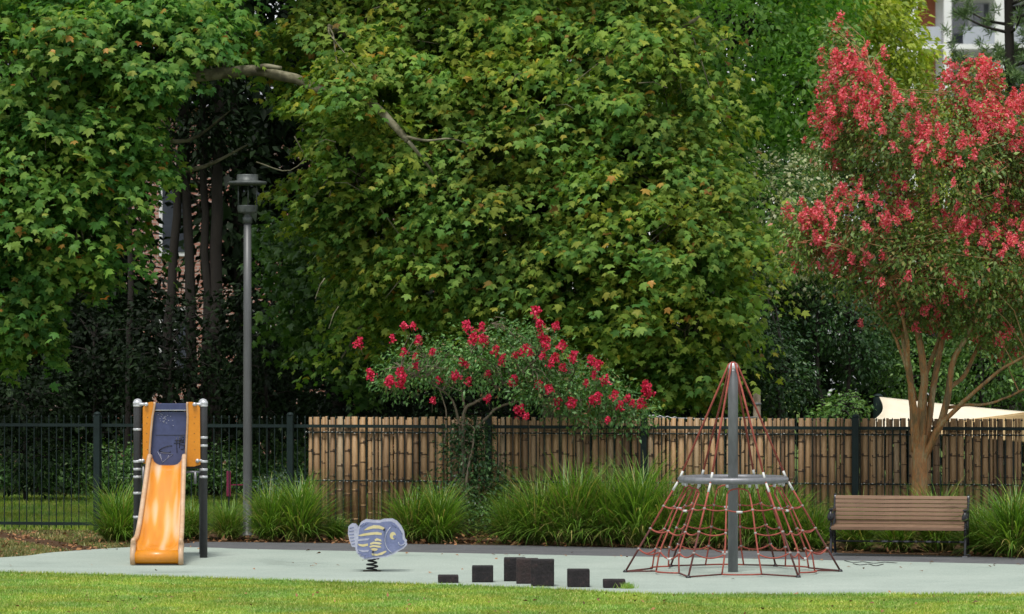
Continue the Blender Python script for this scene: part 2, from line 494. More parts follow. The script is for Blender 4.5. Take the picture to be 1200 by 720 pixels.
def B(px, py, Y, rx, rz, ry=None):
    """ellipsoid bough: centre by survey pixel and distance, radii rx, rz in survey pixels at that distance, ry in metres"""
    c = P(px, py, Y)
    rx = rx * Y / F; rz = rz * Y / F
    return (c.x, c.y, c.z, rx, ry if ry else (rx + rz) / 2, rz)


def clusters(blobs, n, lo=.62, inner=.55, floor=0.3):
    bl = np.array(blobs)
    w = (bl[:, 3] * bl[:, 4] * bl[:, 5]) ** (2 / 3); w /= w.sum()
    idx = RNG.choice(len(bl), n * 2, p=w)
    d = unit(RNG.normal(size=(n * 2, 3)))
    r = lo + (1.05 - lo) * RNG.random(n * 2) ** .7
    # lumpy surface
    lump = 1 + .16 * np.sin(d[:, 0] * 7 + idx * 1.7) * np.sin(d[:, 2] * 6 + idx) + .1 * np.sin(d[:, 1] * 11 + idx * 3)
    pts = bl[idx, :3] + d * bl[idx, 3:] * (r * lump)[:, None]
    keep = pts[:, 2] > floor
    for j in range(len(bl)):
        q = np.linalg.norm((pts - bl[j, :3]) / bl[j, 3:], axis=1)
        keep &= ~((q < inner) & (idx != j))
    pts, nr = pts[keep][:n], unit(d[keep] / bl[idx[keep], 3:])[:n]
    return pts, nr


def foliage(blobs, n, per, size, spread=.3, lo=.62, inner=.55, up=.6, droop=.5, jit=.6, clear=None):
    c, nr = clusters(blobs, n, lo, inner)
    N = len(c) * per
    cc = np.repeat(c, per, 0); nn = np.repeat(nr, per, 0)
    off = RNG.normal(size=(N, 3)) * np.array([1, 1, .7]) * spread * .55
    pos = cc + off
    nrm = nn * .55 + np.array([0, 0, up]) + RNG.normal(size=(N, 3)) * jit
    tip = nn * .7 + unit(off) * .6 + np.array([0, 0, -droop]) + RNG.normal(size=(N, 3)) * .35
    sz = size * (.55 + .85 * RNG.random(N) ** 1.4)
    k = pos[:, 2] > .12
    if clear is not None: k &= ~clear(pos)
    return pos[k], frames(nrm[k], tip[k]), sz[k], c


def boughs(blobs, n, per, size, rad=.7):
    """drooping sprays: leaves laid on the back of many small shingled domes that hang out of the crown"""
    c, nr = clusters(blobs, n, .74, .72)
    r0 = rad * (.55 + .9 * RNG.random(len(c)))
    c = c + nr * np.where(RNG.random(len(c)) < .3, RNG.random(len(c)) * .75, 0)[:, None]
    N = len(c) * per
    cc = np.repeat(c, per, 0); nn = np.repeat(nr, per, 0); rr = np.repeat(r0, per)
    a = RNG.random(N) * 2 * PI; q = np.sqrt(RNG.random(N))
    horiz = nn * np.array([1, 1, 0.0])
    off = np.stack([np.cos(a) * q, np.sin(a) * q, np.zeros(N)], 1)
    along = (off * horiz).sum(1)
    z = -.42 * q * q - .35 * along + .05 + RNG.normal(size=N) * .11
    pos = cc + np.stack([off[:, 0], off[:, 1], z], 1) * rr[:, None] + nn * .12
    nrm = np.array([0, 0, .9]) + off * .7 + horiz * .45 + RNG.normal(size=(N, 3)) * .42
    tip = off * .8 + horiz * .5 + np.array([0, 0, -.75]) + RNG.normal(size=(N, 3)) * .3
    sz = size * (.6 + .75 * RNG.random(N) ** 1.3)
    k = pos[:, 2] > .3
    return pos[k], frames(nrm[k], tip[k]), sz[k], c


def twigs(mb, centre_pts, clusters_pts, r=.011, sub=1, frac=.3, maxn=300):
    """thin twigs from the nearest limb point to leaf clusters"""
    cp = np.array([tuple(p) for p in centre_pts])
    sel = RNG.choice(len(clusters_pts), min(maxn, int(len(clusters_pts) * frac)), replace=False)
    for i in sel:
        p = clusters_pts[i]
        j = np.argmin(((cp - p) ** 2).sum(1))
        a = Vector(cp[j]); b = Vector(p)
        L = (b - a).length
        if L < .05 or L > 3.5: continue
        m = (a + b) / 2 + Vector((random.uniform(-.12, .12) * L, random.uniform(-.12, .12) * L, .12 * L))
        mb.tube([a, m, b], [r * 1.8, r * 1.2, r * .5], 4, caps=False)


def limb(mb, pts, r0, r1, sides=8, sub=4, wob=.0):
    q = smooth_path([tuple(p) for p in pts], sub)
    n = len(q)
    out = []
    for i, p in enumerate(q):
        p = Vector(p)
        if wob and 0 < i < n - 1: p += Vector((random.uniform(-wob, wob), random.uniform(-wob, wob), random.uniform(-wob, wob)))
        out.append(p)
    mb.tube(out, [r0 + (r1 - r0) * i / (n - 1) for i in range(n)], sides)
    return out


# ------------------------------------------------------------------ ground
def sheet(name, poly, z, mat, sub=None):
    me = bpy.data.meshes.new(name)
    me.from_pydata([(x, y, z) for x, y in poly], [], [list(range(len(poly)))])
    me.materials.append(mat); me.update()
    o = link(name, me); o['kind'] = 'structure'
    return o


fence_y = lambda x: 62 - .177 * (x + 3.3)
path_rear = [(-5.3, 58.0), (-4.9, 58.8), (-4.6, 59.1), (0, 58.1), (3.5, 56.6), (7.3, 54.75), (14, 51.2)]
pad_rear = [(-14, 50.2), (-10, 52.6), (-7.3, 54.75), (-6.7, 56.1), (-5.8, 57.4), (-5.3, 57.6), (-4.4, 57.3), (-3.8, 56.95), (0, 55.6), (3.5, 54.4), (7.1, 53.0), (14, 49.6)]
pad_front = [(-14, 49.6), (-8.4, 51.4), (-6.8, 51.25), (-3.3, 49.65), (0, 48.1), (1.5, 46.95), (2.5, 46.75), (6.2, 46.8), (14, 46.9)]
path_rear_s = [tuple(p) for p in smooth_path(path_rear, 6)]
pad_rear_s = [tuple(p) for p in smooth_path(pad_rear, 6)]
pad_front_s = [tuple(p) for p in smooth_path(pad_front, 6)]
sheet('lawn_ground', [(-400, -60), (400, -60), (400, 700), (-400, 700)], 0.0, M['lawn'])
sheet('planting_bed', [(-14, 52)] + [(x, y) for x, y in pad_rear_s if x < -5.3 and x > -13] + [(-5.3, 57.5), (0, 57), (14, 50.4), (14, fence_y(14) + .4), (-14, fence_y(-14) + .4)], 0.004, M['mulch'])
sheet('asphalt_path', path_rear_s + [(14, 49.4)] + [(x, y - .25) for x, y in reversed(pad_rear_s) if -5.4 < x < 13.9], 0.010, M['path'])
sheet('rubber_pad', pad_rear_s + list(reversed(pad_front_s)), 0.016, M['pad'])


def interp(poly, x):
    for (x0, y0), (x1, y1) in zip(poly[:-1], poly[1:]):
        if x0 <= x <= x1: return y0 + (y1 - y0) * (x - x0) / max(x1 - x0, 1e-6)
    return poly[-1][1] if x > poly[-1][0] else poly[0][1]


def blades(name, xs, ys, h, mat, lean=.5, w=.006, z0=0.0):
    n = len(xs)
    a = RNG.random(n) * 2 * PI
    hh = h * (.5 + .8 * RNG.random(n))
    dx, dy = np.cos(a), np.sin(a)
    ln = lean * RNG.random(n) * hh
    b = RNG.random(n) * 2 * PI
    base = np.stack([xs, ys, np.full(n, z0)], 1)
    sx, sy = -np.sin(b) * w, np.cos(b) * w
    z = np.zeros(n)
    v0 = base + np.stack([sx, sy, z], 1); v1 = base - np.stack([sx, sy, z], 1)
    v2 = base + np.stack([dx * ln, dy * ln, hh], 1)
    V = np.stack([v0, v1, v2], 1).reshape(-1, 3)
    return np_mesh(name, V, np.arange(n * 3).reshape(-1, 3), mat)


pf_x = np.array([p[0] for p in pad_front_s]); pf_y = np.array([p[1] for p in pad_front_s])
n = 330000
xs = RNG.uniform(-7.6, 7.6, n); ys = 42.3 + (pf_y.max() - 42.3) * RNG.random(n)
k = ys < np.interp(xs, pf_x, pf_y) + .02 * RNG.normal(size=n) + .03
# a thinner, shorter strip of blades where the mower passed
o = link('lawn_grass', blades('lawn_grass', xs[k], ys[k], .028, M['grass'], 1.3, .007)); tag(o, kind='stuff')
# longer fringe along the edge of the pad
n = 9000
xs = RNG.uniform(-7.8, 7.8, n); ys = np.interp(xs, pf_x, pf_y) + RNG.uniform(-.12, .05, n)
o = link('edge_grass', blades('edge_grass', xs, ys, .05, M['grass'], .9, .006)); tag(o, kind='stuff')
# lawn behind the railing
n = 60000
xs = RNG.uniform(-11, -2, n); ys = RNG.uniform(62.8, 76, n)
o = link('back_lawn_grass', blades('back_lawn_grass', xs, ys, .07, M['grass'], .8, .014)); tag(o, kind='stuff')
# sparse turf at the left of the bed
n = 42000
xs = RNG.uniform(-9.5, -5.4, n); ys = RNG.uniform(54, 62.5, n)
k = (ys > np.interp(xs, [p[0] for p in pad_rear_s], [p[1] for p in pad_rear_s])) & (RNG.random(n) < np.clip((62.3 - ys) / 4, .25, 1)) & (np.sin(xs * 2.3 + ys) > -.7)
o = link('sparse_turf', blades('sparse_turf', xs[k], ys[k], .05, M['tussockdry'], .9, .011)); tag(o, kind='stuff')
# dry leaf litter on the bed
n = 3600
xs = RNG.uniform(-9.5, 9.5, n)
yr = np.interp(xs, [p[0] for p in path_rear], [p[1] for p in path_rear]); yl = np.interp(xs, [p[0] for p in pad_rear_s], [p[1] for p in pad_rear_s])
lo_y = np.where(xs < -5, yl, yr) - .05
ys = lo_y + (62.3 - lo_y) * RNG.random(n) ** 1.2
pos = np.stack([xs, ys, .02 + .02 * RNG.random(n)], 1)
o = link('leaf_litter', leaves_mesh('leaf_litter', 'pointed', pos, frames(np.array([0, 0, 1.]) + RNG.normal(size=(n, 3)) * .5, RNG.normal(size=(n, 3))), .05 + .06 * RNG.random(n), M['litter']))
tag(o, kind='stuff')
# scattered leaves on the mown lawn and a few on the pad
n = 120
xs = RNG.uniform(-7, 7, n); ys = RNG.uniform(43, 47, n)
pos = np.stack([xs, ys, np.full(n, .045)], 1)
o = link('fallen_leaves', leaves_mesh('fallen_leaves', 'pointed', pos, frames(np.array([0, 0, 1.]) + RNG.normal(size=(n, 3)) * .5, RNG.normal(size=(n, 3))), .04 + .04 * RNG.random(n), M['litter']))
tag(o, kind='stuff')

n = 70
xs = RNG.uniform(-7, 7, n); ys = RNG.uniform(49.5, 56.5, n); ys = np.where(RNG.random(n) < .5, np.interp(xs, [p[0] for p in pad_rear_s], [p[1] for p in pad_rear_s]) - .1 - RNG.random(n) * .5, ys)
pos = np.stack([xs, ys, np.full(n, .03)], 1)
o = link('blown_leaves', leaves_mesh('blown_leaves', 'pointed', pos, frames(np.array([0, 0, 1.]) + RNG.normal(size=(n, 3)) * .3, RNG.normal(size=(n, 3))), .05 + .05 * RNG.random(n), M['litter']))
tag(o, kind='stuff')

# ------------------------------------------------------------------ railing and bamboo
rail = empty('iron_fence', (0, fence_y(0), 0), 'dark green iron railing fence with pointed pickets behind the slide and along the bamboo canes', 'fence')
ang = math.atan(-.177)
rail.rotation_euler.z = ang
ca = math.cos(ang)
fl = lambda px: (lambda x: x)(None)


def along(px):
    """distance along the fence of a survey column"""
    k = (px - 600) / F
    # x = k*y ; y = 62-.177(x+3.3)
    x = k * (62 - .177 * 3.3) / (1 + .177 * k)
    return x / ca


H = 1.86
s0, s1 = along(-60), along(1290)
for z, hh, nm in ((1.73, .05, 'rail'), (.12, .05, 'rail')):
    MB().box(((s0 + s1) / 2, 0, z), (s1 - s0, .035, hh)).build(nm, M['iron'], rail)
pick = MB().box((0, 0, .95), (.014, .014, 1.80)).lathe((0, 0, 1.85), [(.014, 0), (.016, .012), (.001, .05)], 6).mesh('picket', M['iron'])
s = along(362) - .0631 - math.floor((along(362) - .0631 - s0) / .1262) * .1262
while s < s1:
    link('picket', pick, rail, (s, -.0, 0)); s += .1262
pst = MB().box((0, 0, .95), (.10, .10, 1.9), bev=.008).lathe((0, 0, 1.9), [(.06, 0), (.062, .015), (.045, .04), (.002, .055)], 10).mesh('fence_post', M['iron'])
for px in (-60, 115, 341, 573, 755, 1003, 1215):
    link('fence_post', pst, rail, (along(px), -.045, 0))

bam = empty('bamboo_fence', (0, fence_y(0), 0), 'long screen of upright tan bamboo canes behind the tussock grasses', 'fence')
bam.rotation_euler.z = ang
CANES = []
for v in range(9):
    mb = MB(); r = .0475 + .005 * random.uniform(-1, 1)
    zs = []; z = random.uniform(.1, .35)
    while z < 1.7:
        zs.append(z); z += random.uniform(.3, .52)
    lean = random.uniform(-.012, .012)
    pts = [(lean * 0, 0, .02)]; rad = [r]
    mb.tube([(0, 0, .03), (lean, 0, .95), (lean * 1.4, 0, 1.885)], [r * 1.03, r, r * .96], 10)
    for z in zs:
        mb.tube([(lean * z, 0, z - .013), (lean * z, 0, z), (lean * z, 0, z + .013)], [r * 1.0, r * 1.16, r * 1.0], 10, caps=False, mi=0)
        mb.tube([(lean * z, 0, z - .026), (lean * z, 0, z - .012)], [r * 1.025, r * 1.03], 10, caps=False, mi=1)
        if random.random() < .6:
            sg = random.choice((-1, 1))
            mb.box((lean * z + sg * r * .7, -r * .75, z + .006), (.035, .03, .03), mi=1)
    CANES.append(mb.mesh('cane', [M['cane'], M['node']]))
s = along(362); e = along(1280)
thin = MB().tube([(0, 0, .03), (.006, 0, 1.87)], [.022, .02], 7).mesh('cane', [M['cane']])
i = 0
ties = MB()
while s < e:
    u = random.random()
    lay = [(0.0, random.uniform(.86, 1.12), CANES)] if u < .62 else ([(-.030, .52, CANES), (.030, .55, CANES)] if u < .82 else ([(-.018, .8, CANES), (.042, .38, CANES)] if u < .93 else [(.012, .72, CANES)]))
    for dx, sx_, src in lay:
        o = link('cane', src[random.randrange(9)], bam, (s + dx, .075 + random.uniform(-.012, .012), random.uniform(-.014, .006)))
        o.rotation_euler = (random.uniform(-.004, .004), random.uniform(-.007, .007), 0)
        o.scale = (sx_, max(.6, sx_), 1)
    if random.random() < .8: link('cane', thin, bam, (s + .063, .135, random.uniform(-.06, -.01)))
    for z in (1.63, .85):
        for q in (-.052, .0):
            if random.random() < .8: ties.box((s + q + random.uniform(-.008, .008), .015, z + random.uniform(-.006, .006)), (.024, .022, .022))
    s += .1262; i += 1
o = ties.build('tie_wire', M['binding'], bam); o['kind'] = 'stuff'
for z in (1.63, .85):
    MB().tube([(along(362) - .05, .012, z), (along(1280), .012, z)], .012, 6).build('batten', M['iron'], bam)

# ------------------------------------------------------------------ lamp
lp = P(290, 620, 61.0)
lx = lp.x
lampo = empty('street_lamp', (lx, 61.0, 0), 'tall grey park lamp with flat disc hood beside the slide', 'street lamp')
zt = P(0, 250, 61).z
MB().lathe((0, 0, 0), [(.11, 0), (.11, .03), (.072, .05), (.07, 1.0), (.066, 3.2), (.06, zt)], 18).build('pole', M['lamp'], lampo)
MB().box((0, -.072, .75), (.075, .012, .3), bev=.004).build('access_door', M['lamp'], lampo)
zz = lambda py: P(0, py, 61).z
MB().lathe((0, 0, 0), [(.075, zz(262)), (.078, zz(255)), (.06, zz(254)), (.06, zz(250.5)), (.15, zz(249.6)), (.155, zz(248)), (.165, zz(242)), (.165, zz(241)), (.05, zz(240.5))], 20).build('lamp_base', M['lamptop'], lampo)
for sx, sy in ((-.145, 0), (.145, 0), (0, -.145), (0, .145)):
    if sy and sy < 0: continue
    MB().tube([(sx, sy, zz(241)), (sx, sy, zz(216))], .012, 6).build('support_rod', M['lamptop'], lampo)
MB().lathe((0, 0, 0), [(.16, zz(217.3)), (.30, zz(216.5)), (.315, zz(214)), (.29, zz(212.8)), (.17, zz(211.8)), (.17, zz(206)), (.165, zz(204.8)), (.05, zz(204.5))], 28).build('hood', M['lamptop'], lampo)


# ------------------------------------------------------------------ slide
SX, SY = -4.865, 54.7
sl = empty('slide', (SX, SY, 0), 'orange playground slide with navy panel between charcoal posts', 'slide')
sz = lambda py, Y=54.7: P(0, py, Y).z
sxp = lambda px, Y=54.7: P(px, 0, Y).x - SX
postm = MB().lathe((0, 0, 0), [(.055, 0), (.055, 2.21), (.05, 2.235), (.02, 2.255)], 16)
pm = postm.mesh('post', M['post'])
bandm = MB().lathe((0, 0, -.017), [(.0585, 0), (.061, .005), (.061, .029), (.0585, .034)], 16).mesh('clamp_band', M['silver'])
capm = MB().lathe((0, 0, 0), [(.06, 0), (.064, .006), (.062, .03), (.045, .055), (.01, .068)], 16).mesh('post_cap', M['silver'])
def post(px, dy, bands):
    x = sxp(px, 54.7)
    p = link('post', pm, sl, (x, dy, 0))
    c = link('post_cap', capm, p, (0, 0, 2.2))
    for b in bands: link('clamp_band', bandm, p, (0, 0, sz(b)))
    return x
xl = post(161, 0, (475.5, 503.5, 541, 550, 559, 578, 606))
xr = post(238.6, 0, (475.5, 513, 522.5, 541, 550.5, 559))
for px in (161.4, 238.0):
    x = sxp(px, 55.65)
    p = link('post', pm, sl, (x, .95, 0)); link('post_cap', capm, p, (0, 0, 2.2))
# deck, ladder behind
deck_z = sz(545)
MB().box(((xl + xr) / 2, .475, deck_z - .03), (.82, .86, .05), bev=.006).build('platform', M['post'], sl)
# side panels
def PX(pts, Y=54.6): return [(sxp(a, Y), sz(b, Y)) for a, b in pts]
lp_ = PX([(167, 543), (167, 478), (170, 473), (176, 471.2), (180.5, 471.5), (181, 474), (178.5, 488), (176.8, 505), (175.3, 525), (174.6, 545)])
rp_ = PX([(234.5, 545), (227, 547), (217.3, 547), (218, 525), (219, 505), (219.6, 488), (219, 474), (219.5, 471.5), (224, 471.2), (231, 473), (234, 478)])
MB().prism(lp_, -.06, -.035).build('side_panel', M['orange'], sl)
MB().prism(rp_, -.06, -.035).build('side_panel', M['orange'], sl)
# pale edge strips, curving into the rims of the chute
MB().tube([(x, -.065, z) for x, z in [lp_[k] for k in (4, 5, 6, 7, 8, 9)]], .016, 8).build('edge_strip', M['rim'], sl)
MB().tube([(x, -.065, z) for x, z in [rp_[k] for k in (7, 6, 5, 4, 3, 2)]], .016, 8).build('edge_strip', M['rim'], sl)
for (cx, px, py) in ((xl, 172, 474), (xr, 228.5, 474), (xl, 168, 540), (xr, 232, 540)):
    x = sxp(px); z = sz(py)
    MB().tube([(cx, -.03, z), (x, -.045, z)], .024, 10).tube([(x, -.1, z), (x, -.03, z)], .028, 10).build('clamp', M['silver'], sl)
# holes with bolts on the orange panels
for px in (172.5, 228):
    for py in (489, 496, 508, 518, 527):
        MB().lathe((0, 0, 0), [(.006, 0), (.005, .004)], 8).build('bolt', M['post'], sl).matrix_local = Matrix.Translation((sxp(px) + .01 * (py % 2), -.061, sz(py))) @ Matrix.Rotation(PI / 2, 4, 'X')
# barrier panel
bp_ = PX([(173, 546), (175, 510), (178, 483), (221, 483), (221, 510), (220, 546)])
bpn = MB().prism(bp_, .0, .025).build('barrier_panel', M['blue'], sl)
MB().box(((sxp(180) + sxp(219)) / 2, -.005, sz(477)), (sxp(219) - sxp(180), .05, .1), bev=.012).build('top_bar', M['blue'], sl)
MB().box(((sxp(180) + sxp(219)) / 2, -.033, sz(480.8)), (sxp(219) - sxp(180) - .02, .008, .01)).build('bar_trim', M['silver'], sl)
def zp(a, b): return (sxp(150 + a / 7.2), -.004, sz(460 + b / 7.2))
# raised seam, scribbles scratched and inked on the panel
MB().box(((sxp(181) + sxp(218)) / 2, -.003, sz(510)), (.42, .004, .006)).build('panel_seam', M['post'], bpn)
ink = MB()
for st in ([(408, 380), (412, 460), (414, 510)], [(436, 372), (434, 470)], [(388, 430), (475, 420)], [(395, 408), (470, 400)], [(455, 370), (440, 415), (470, 410), (472, 380), (455, 370)],
           [(440, 440), (478, 445), (470, 478), (445, 480)], [(260, 490), (300, 465), (345, 450), (372, 452)], [(262, 495), (310, 508), (345, 510), (360, 500)]):
    ink.tube([zp(*p) for p in st], .0045, 4)
ink.build('graffiti', M['black'], bpn)
scr = MB()
for st in ([(275, 510), (380, 520), (290, 590), (272, 520)], [(250, 500), (280, 560), (292, 592)], [(330, 560), (345, 530)]):
    scr.tube([zp(*p) for p in st], .0028, 4)
for q in range(26):
    a, b = random.uniform(245, 385), random.uniform(180, 280)
    if abs((b - 180) - (a - 245) * .6) > 55: continue
    scr.tube([zp(a, b), zp(a + random.uniform(4, 14), b + random.uniform(-8, 12))], .0035, 4)
scr.build('scratches', M['fishpale'], bpn)['kind'] = 'stuff'
# chute
prof = [(-.03, deck_z), (-.12, deck_z - .02), (-.25, deck_z - .10), (-.45, deck_z - .28), (-.75, .78), (-1.05, .52), (-1.3, .34), (-1.5, .245), (-1.68, .215), (-1.80, .212), (-1.87, .19), (-1.90, .13), (-1.89, .06), (-1.85, .03)]
prof = [tuple(p) for p in smooth_path(prof, 2)]
mb = MB(); NW = 12
def chx(y):
    t = min(1, max(0, -y / 1.88)); return sxp(196.3) + (sxp(184, 52.85) - sxp(196.3)) * t ** 1.1, (.24 + .09 * t)
vs = []
for y, z in prof:
    cx, hw = chx(y)
    end = max(0, min(1, (-y - 1.72) / .1))
    for k in range(NW + 1):
        u = k / NW * 2 - 1
        rise = (.14 * abs(u) ** 5) * (1 - end)
        vs.append((cx + u * hw * .93, y, z + rise))
fs = [(i * (NW + 1) + k, i * (NW + 1) + k + 1, (i + 1) * (NW + 1) + k + 1, (i + 1) * (NW + 1) + k) for i in range(len(prof) - 1) for k in range(NW)]
mb.add(vs, fs, 0, True)
bed = mb.build('slide_bed', M['orange_worn_sheen'], sl)
md = bed.modifiers.new('thickness', 'SOLIDIFY'); md.thickness = .012; md.offset = -1
for sgn in (-1, 1):
    # side wall: outer sheet from rim down to under the bed, rim tube on top
    mw = MB(); top = []; vs = []
    for y, z in prof[:-7]:
        cx, hw = chx(y)
        rimz = z + .15 if y < -.1 else z + .12
        top.append(Vector((cx + sgn * hw, y, rimz)))
        lowz = max(z - .10, .03)
        vs += [(cx + sgn * hw, y, rimz), (cx + sgn * (hw + .004), y, lowz), (cx + sgn * (hw - .022), y, lowz), (cx + sgn * (hw - .022), y, rimz)]
    fs = []
    for i in range(len(vs) // 4 - 1):
        for k in range(4): fs.append((i * 4 + k, i * 4 + (k + 1) % 4, i * 4 + 4 + (k + 1) % 4, i * 4 + 4 + k))
    fs += [(0, 1, 2, 3), tuple(len(vs) - 4 + k for k in (3, 2, 1, 0))]
    mw.add(vs, fs, 0, False)
    mw.build('side_wall', M['rim'] , sl)
    cx, hw = chx(-1.88)
    tail = [Vector((cx + sgn * hw, -1.80, .30)), Vector((cx + sgn * hw, -1.88, .22)), Vector((cx + sgn * hw, -1.905, .12)), Vector((cx + sgn * hw, -1.88, .035))]
    MB().tube(top + tail, [.034] * len(top) + [.04] * 4, 8).build('slide_rim', M['rim'], sl)
cx, hw = chx(-1.88)
MB().box((cx, -1.70, .10), (hw * 1.9, .30, .16), bev=.03).build('slide_foot', M['orange'], sl)
# rolled front lip
MB().tube([(cx - hw, -1.83, .125), (cx + hw, -1.83, .125)], .098, 20).build('slide_lip', M['orange'], sl)
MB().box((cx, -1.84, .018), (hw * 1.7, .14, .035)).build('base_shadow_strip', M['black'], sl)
# bracket under the deck
MB().tube([(sxp(216), -.02, deck_z - .1), (xr - .03, -.02, deck_z - .1)], .018, 8).tube([(sxp(229), -.02, deck_z - .1), (sxp(229), -.02, deck_z - .27)], .022, 8).build('bracket', M['galv'], sl)
MB().tube([(sxp(168.5), -.06, deck_z - .02), (sxp(168.5), -.06, deck_z - .3)], .02, 8).build('bracket', M['galv'], sl)

# ------------------------------------------------------------------ fish rider
FY = GY(671)
fx = P(436, 0, FY).x
fish = empty('spring_rider', (fx, FY, 0), 'lilac blue fish spring rider with cream stripes on a black coil spring', 'spring rider')
FS = FY / F / 7.2


def fp(a, b): return ((a - 331) * FS, (582 - b) * FS)


out = [(195, 365), (165, 360), (145, 310), (132, 250), (135, 190), (160, 171), (190, 172), (208, 190), (215, 207), (222, 190), (240, 155), (280, 135), (340, 142), (400, 143), (430, 132), (500, 130),
       (540, 150), (575, 190), (600, 240), (608, 298), (625, 316), (619, 330), (628, 345), (600, 375), (560, 395), (520, 420), (460, 445), (400, 455), (330, 465), (270, 465), (230, 440), (205, 410), (195, 380)]
outl = [fp(*p) for p in out]
for k, yy in enumerate((-.15, .13)):
    b = MB().prism(outl, yy - .011, yy + .011).build('fish_board', M['fishpale'], fish)
    cx0, cz0 = fp(400, 300)
    inn = [(cx0 + (x - cx0) * .93, cz0 + (z - cz0) * .90) for x, z in [fp(*p) for p in out if not (p[0] < 212 and p[1] < 370)]]
    MB().prism(inn, yy - .015, yy - .0112).build('body_face', M['fishblue'], b)
b0 = [o for o in fish.children if o.name.startswith('fish_board')][0]
fr = -.165
stripes = [[(265, 222), (300, 195), (350, 178), (400, 182), (440, 200), (430, 218), (390, 207), (340, 207), (300, 217)],
           [(215, 265), (260, 250), (320, 240), (380, 235), (418, 245), (415, 262), (360, 258), (290, 265), (240, 272)],
           [(215, 300), (260, 292), (315, 288), (300, 305), (250, 310), (215, 312)],
           [(215, 335), (255, 340), (300, 332), (300, 352), (260, 360), (225, 352)],
           [(215, 385), (260, 390), (310, 388), (300, 402), (250, 405)],
           [(330, 416), (380, 420), (450, 393), (457, 402), (420, 427), (370, 437), (335, 432)]]
for k, st in enumerate(stripes):
    mm = M['fishyellow'] if k in (0, 1, 5, 3) else M['fishpale']
    MB().prism([fp(*p) for p in st], fr - .003, fr - .0002).build('stripe', mm, b0)
# pectoral fin of curved fingers
finp = [[(355, 300), (375, 287), (410, 300), (415, 316), (385, 308), (360, 312)], [(318, 330), (345, 318), (395, 322), (418, 335), (400, 342), (350, 335), (322, 345)],
        [(312, 355), (345, 345), (400, 352), (415, 365), (390, 368), (350, 360), (318, 368)], [(322, 378), (350, 370), (385, 378), (375, 392), (350, 396), (335, 390)]]
for st in finp: MB().prism([fp(*p) for p in st], fr - .0035, fr - .0003).build('fin', M['fishyellow'], b0)
mf = MB(); arc = [(490, 195), (462, 235), (446, 280), (446, 330), (465, 378), (500, 410)]
mf.tube([(fp(*p)[0], fr, fp(*p)[1]) for p in smooth_path(arc, 3)], .0075, 6)
mf.build('gill_line', M['fishpale'], b0)
mm_ = MB(); mm_.tube([(fp(*p)[0], fr, fp(*p)[1]) for p in smooth_path([(556, 322), (565, 343), (588, 347), (612, 330)], 3)], .0065, 6); mm_.build('mouth', M['fishpale'], b0)
disc = lambda a, b, r, n=18: [(fp(a, b)[0] + math.cos(2 * PI * i / n) * r * FS, fp(a, b)[1] + math.sin(2 * PI * i / n) * r * 1.2 * FS) for i in range(n)]
MB().prism(disc(510, 267, 26), fr - .004, fr - .0001).build('eye', M['fishyellow'], b0)
MB().prism(disc(524, 276, 13), fr - .0065, fr - .0041).build('pupil', M['fishblue'], b0)
rays = MB()
for a in [((146, 205), (180, 195)), ((142, 230), (182, 225)), ((142, 258), (182, 255)), ((148, 285), (184, 282)), ((156, 312), (188, 308)), ((165, 338), (190, 333))]:
    rays.tube([(fp(*a[0])[0], -.1625, fp(*a[0])[1]), (fp(*a[1])[0], -.1625, fp(*a[1])[1])], .005, 5)
for a in [((232, 190), (262, 160)), ((250, 195), (282, 158)), ((270, 182), (300, 155)), ((500, 165), (535, 200)), ((525, 170), (560, 212)), ((545, 190), (578, 232)), ((560, 210), (590, 255)), ((215, 415), (260, 418)), ((235, 435), (285, 432)), ((265, 452), (330, 445))]:
    rays.tube([(fp(*a[0])[0], fr, fp(*a[0])[1]), (fp(*a[1])[0], fr, fp(*a[1])[1])], .005, 5)
rays.build('fin_rays', M['fishblue'], b0)
MB().box((-.02, -.01, fp(0, 150)[1] - .04), (.27, .24, .035), bev=.012).build('seat', M['black'], fish)
MB().tube([(.17, -.26, fp(0, 215)[1]), (.17, .24, fp(0, 215)[1])], .014, 8).build('handlebar', M['black'], fish)
MB().tube([(.02, -.24, fp(0, 400)[1]), (.02, .22, fp(0, 400)[1])], .014, 8).build('footrest', M['black'], fish)
zb = fp(0, 458)[1]
coil = [(math.cos(t) * (.062 + .012 * math.sin(t * .25)), math.sin(t) * .062, .03 + (zb - .04) * t / (2 * PI * 3.1)) for t in np.linspace(0, 2 * PI * 3.1, 80)]
MB().tube(coil, .0115, 7).build('spring', M['black'], fish)
MB().box((0, 0, .019), (.24, .22, .012), bev=.003).build('base_plate', M['black'], fish)
MB().box((0, -.01, zb), (.2, .3, .03), bev=.006).build('top_plate', M['black'], fish)

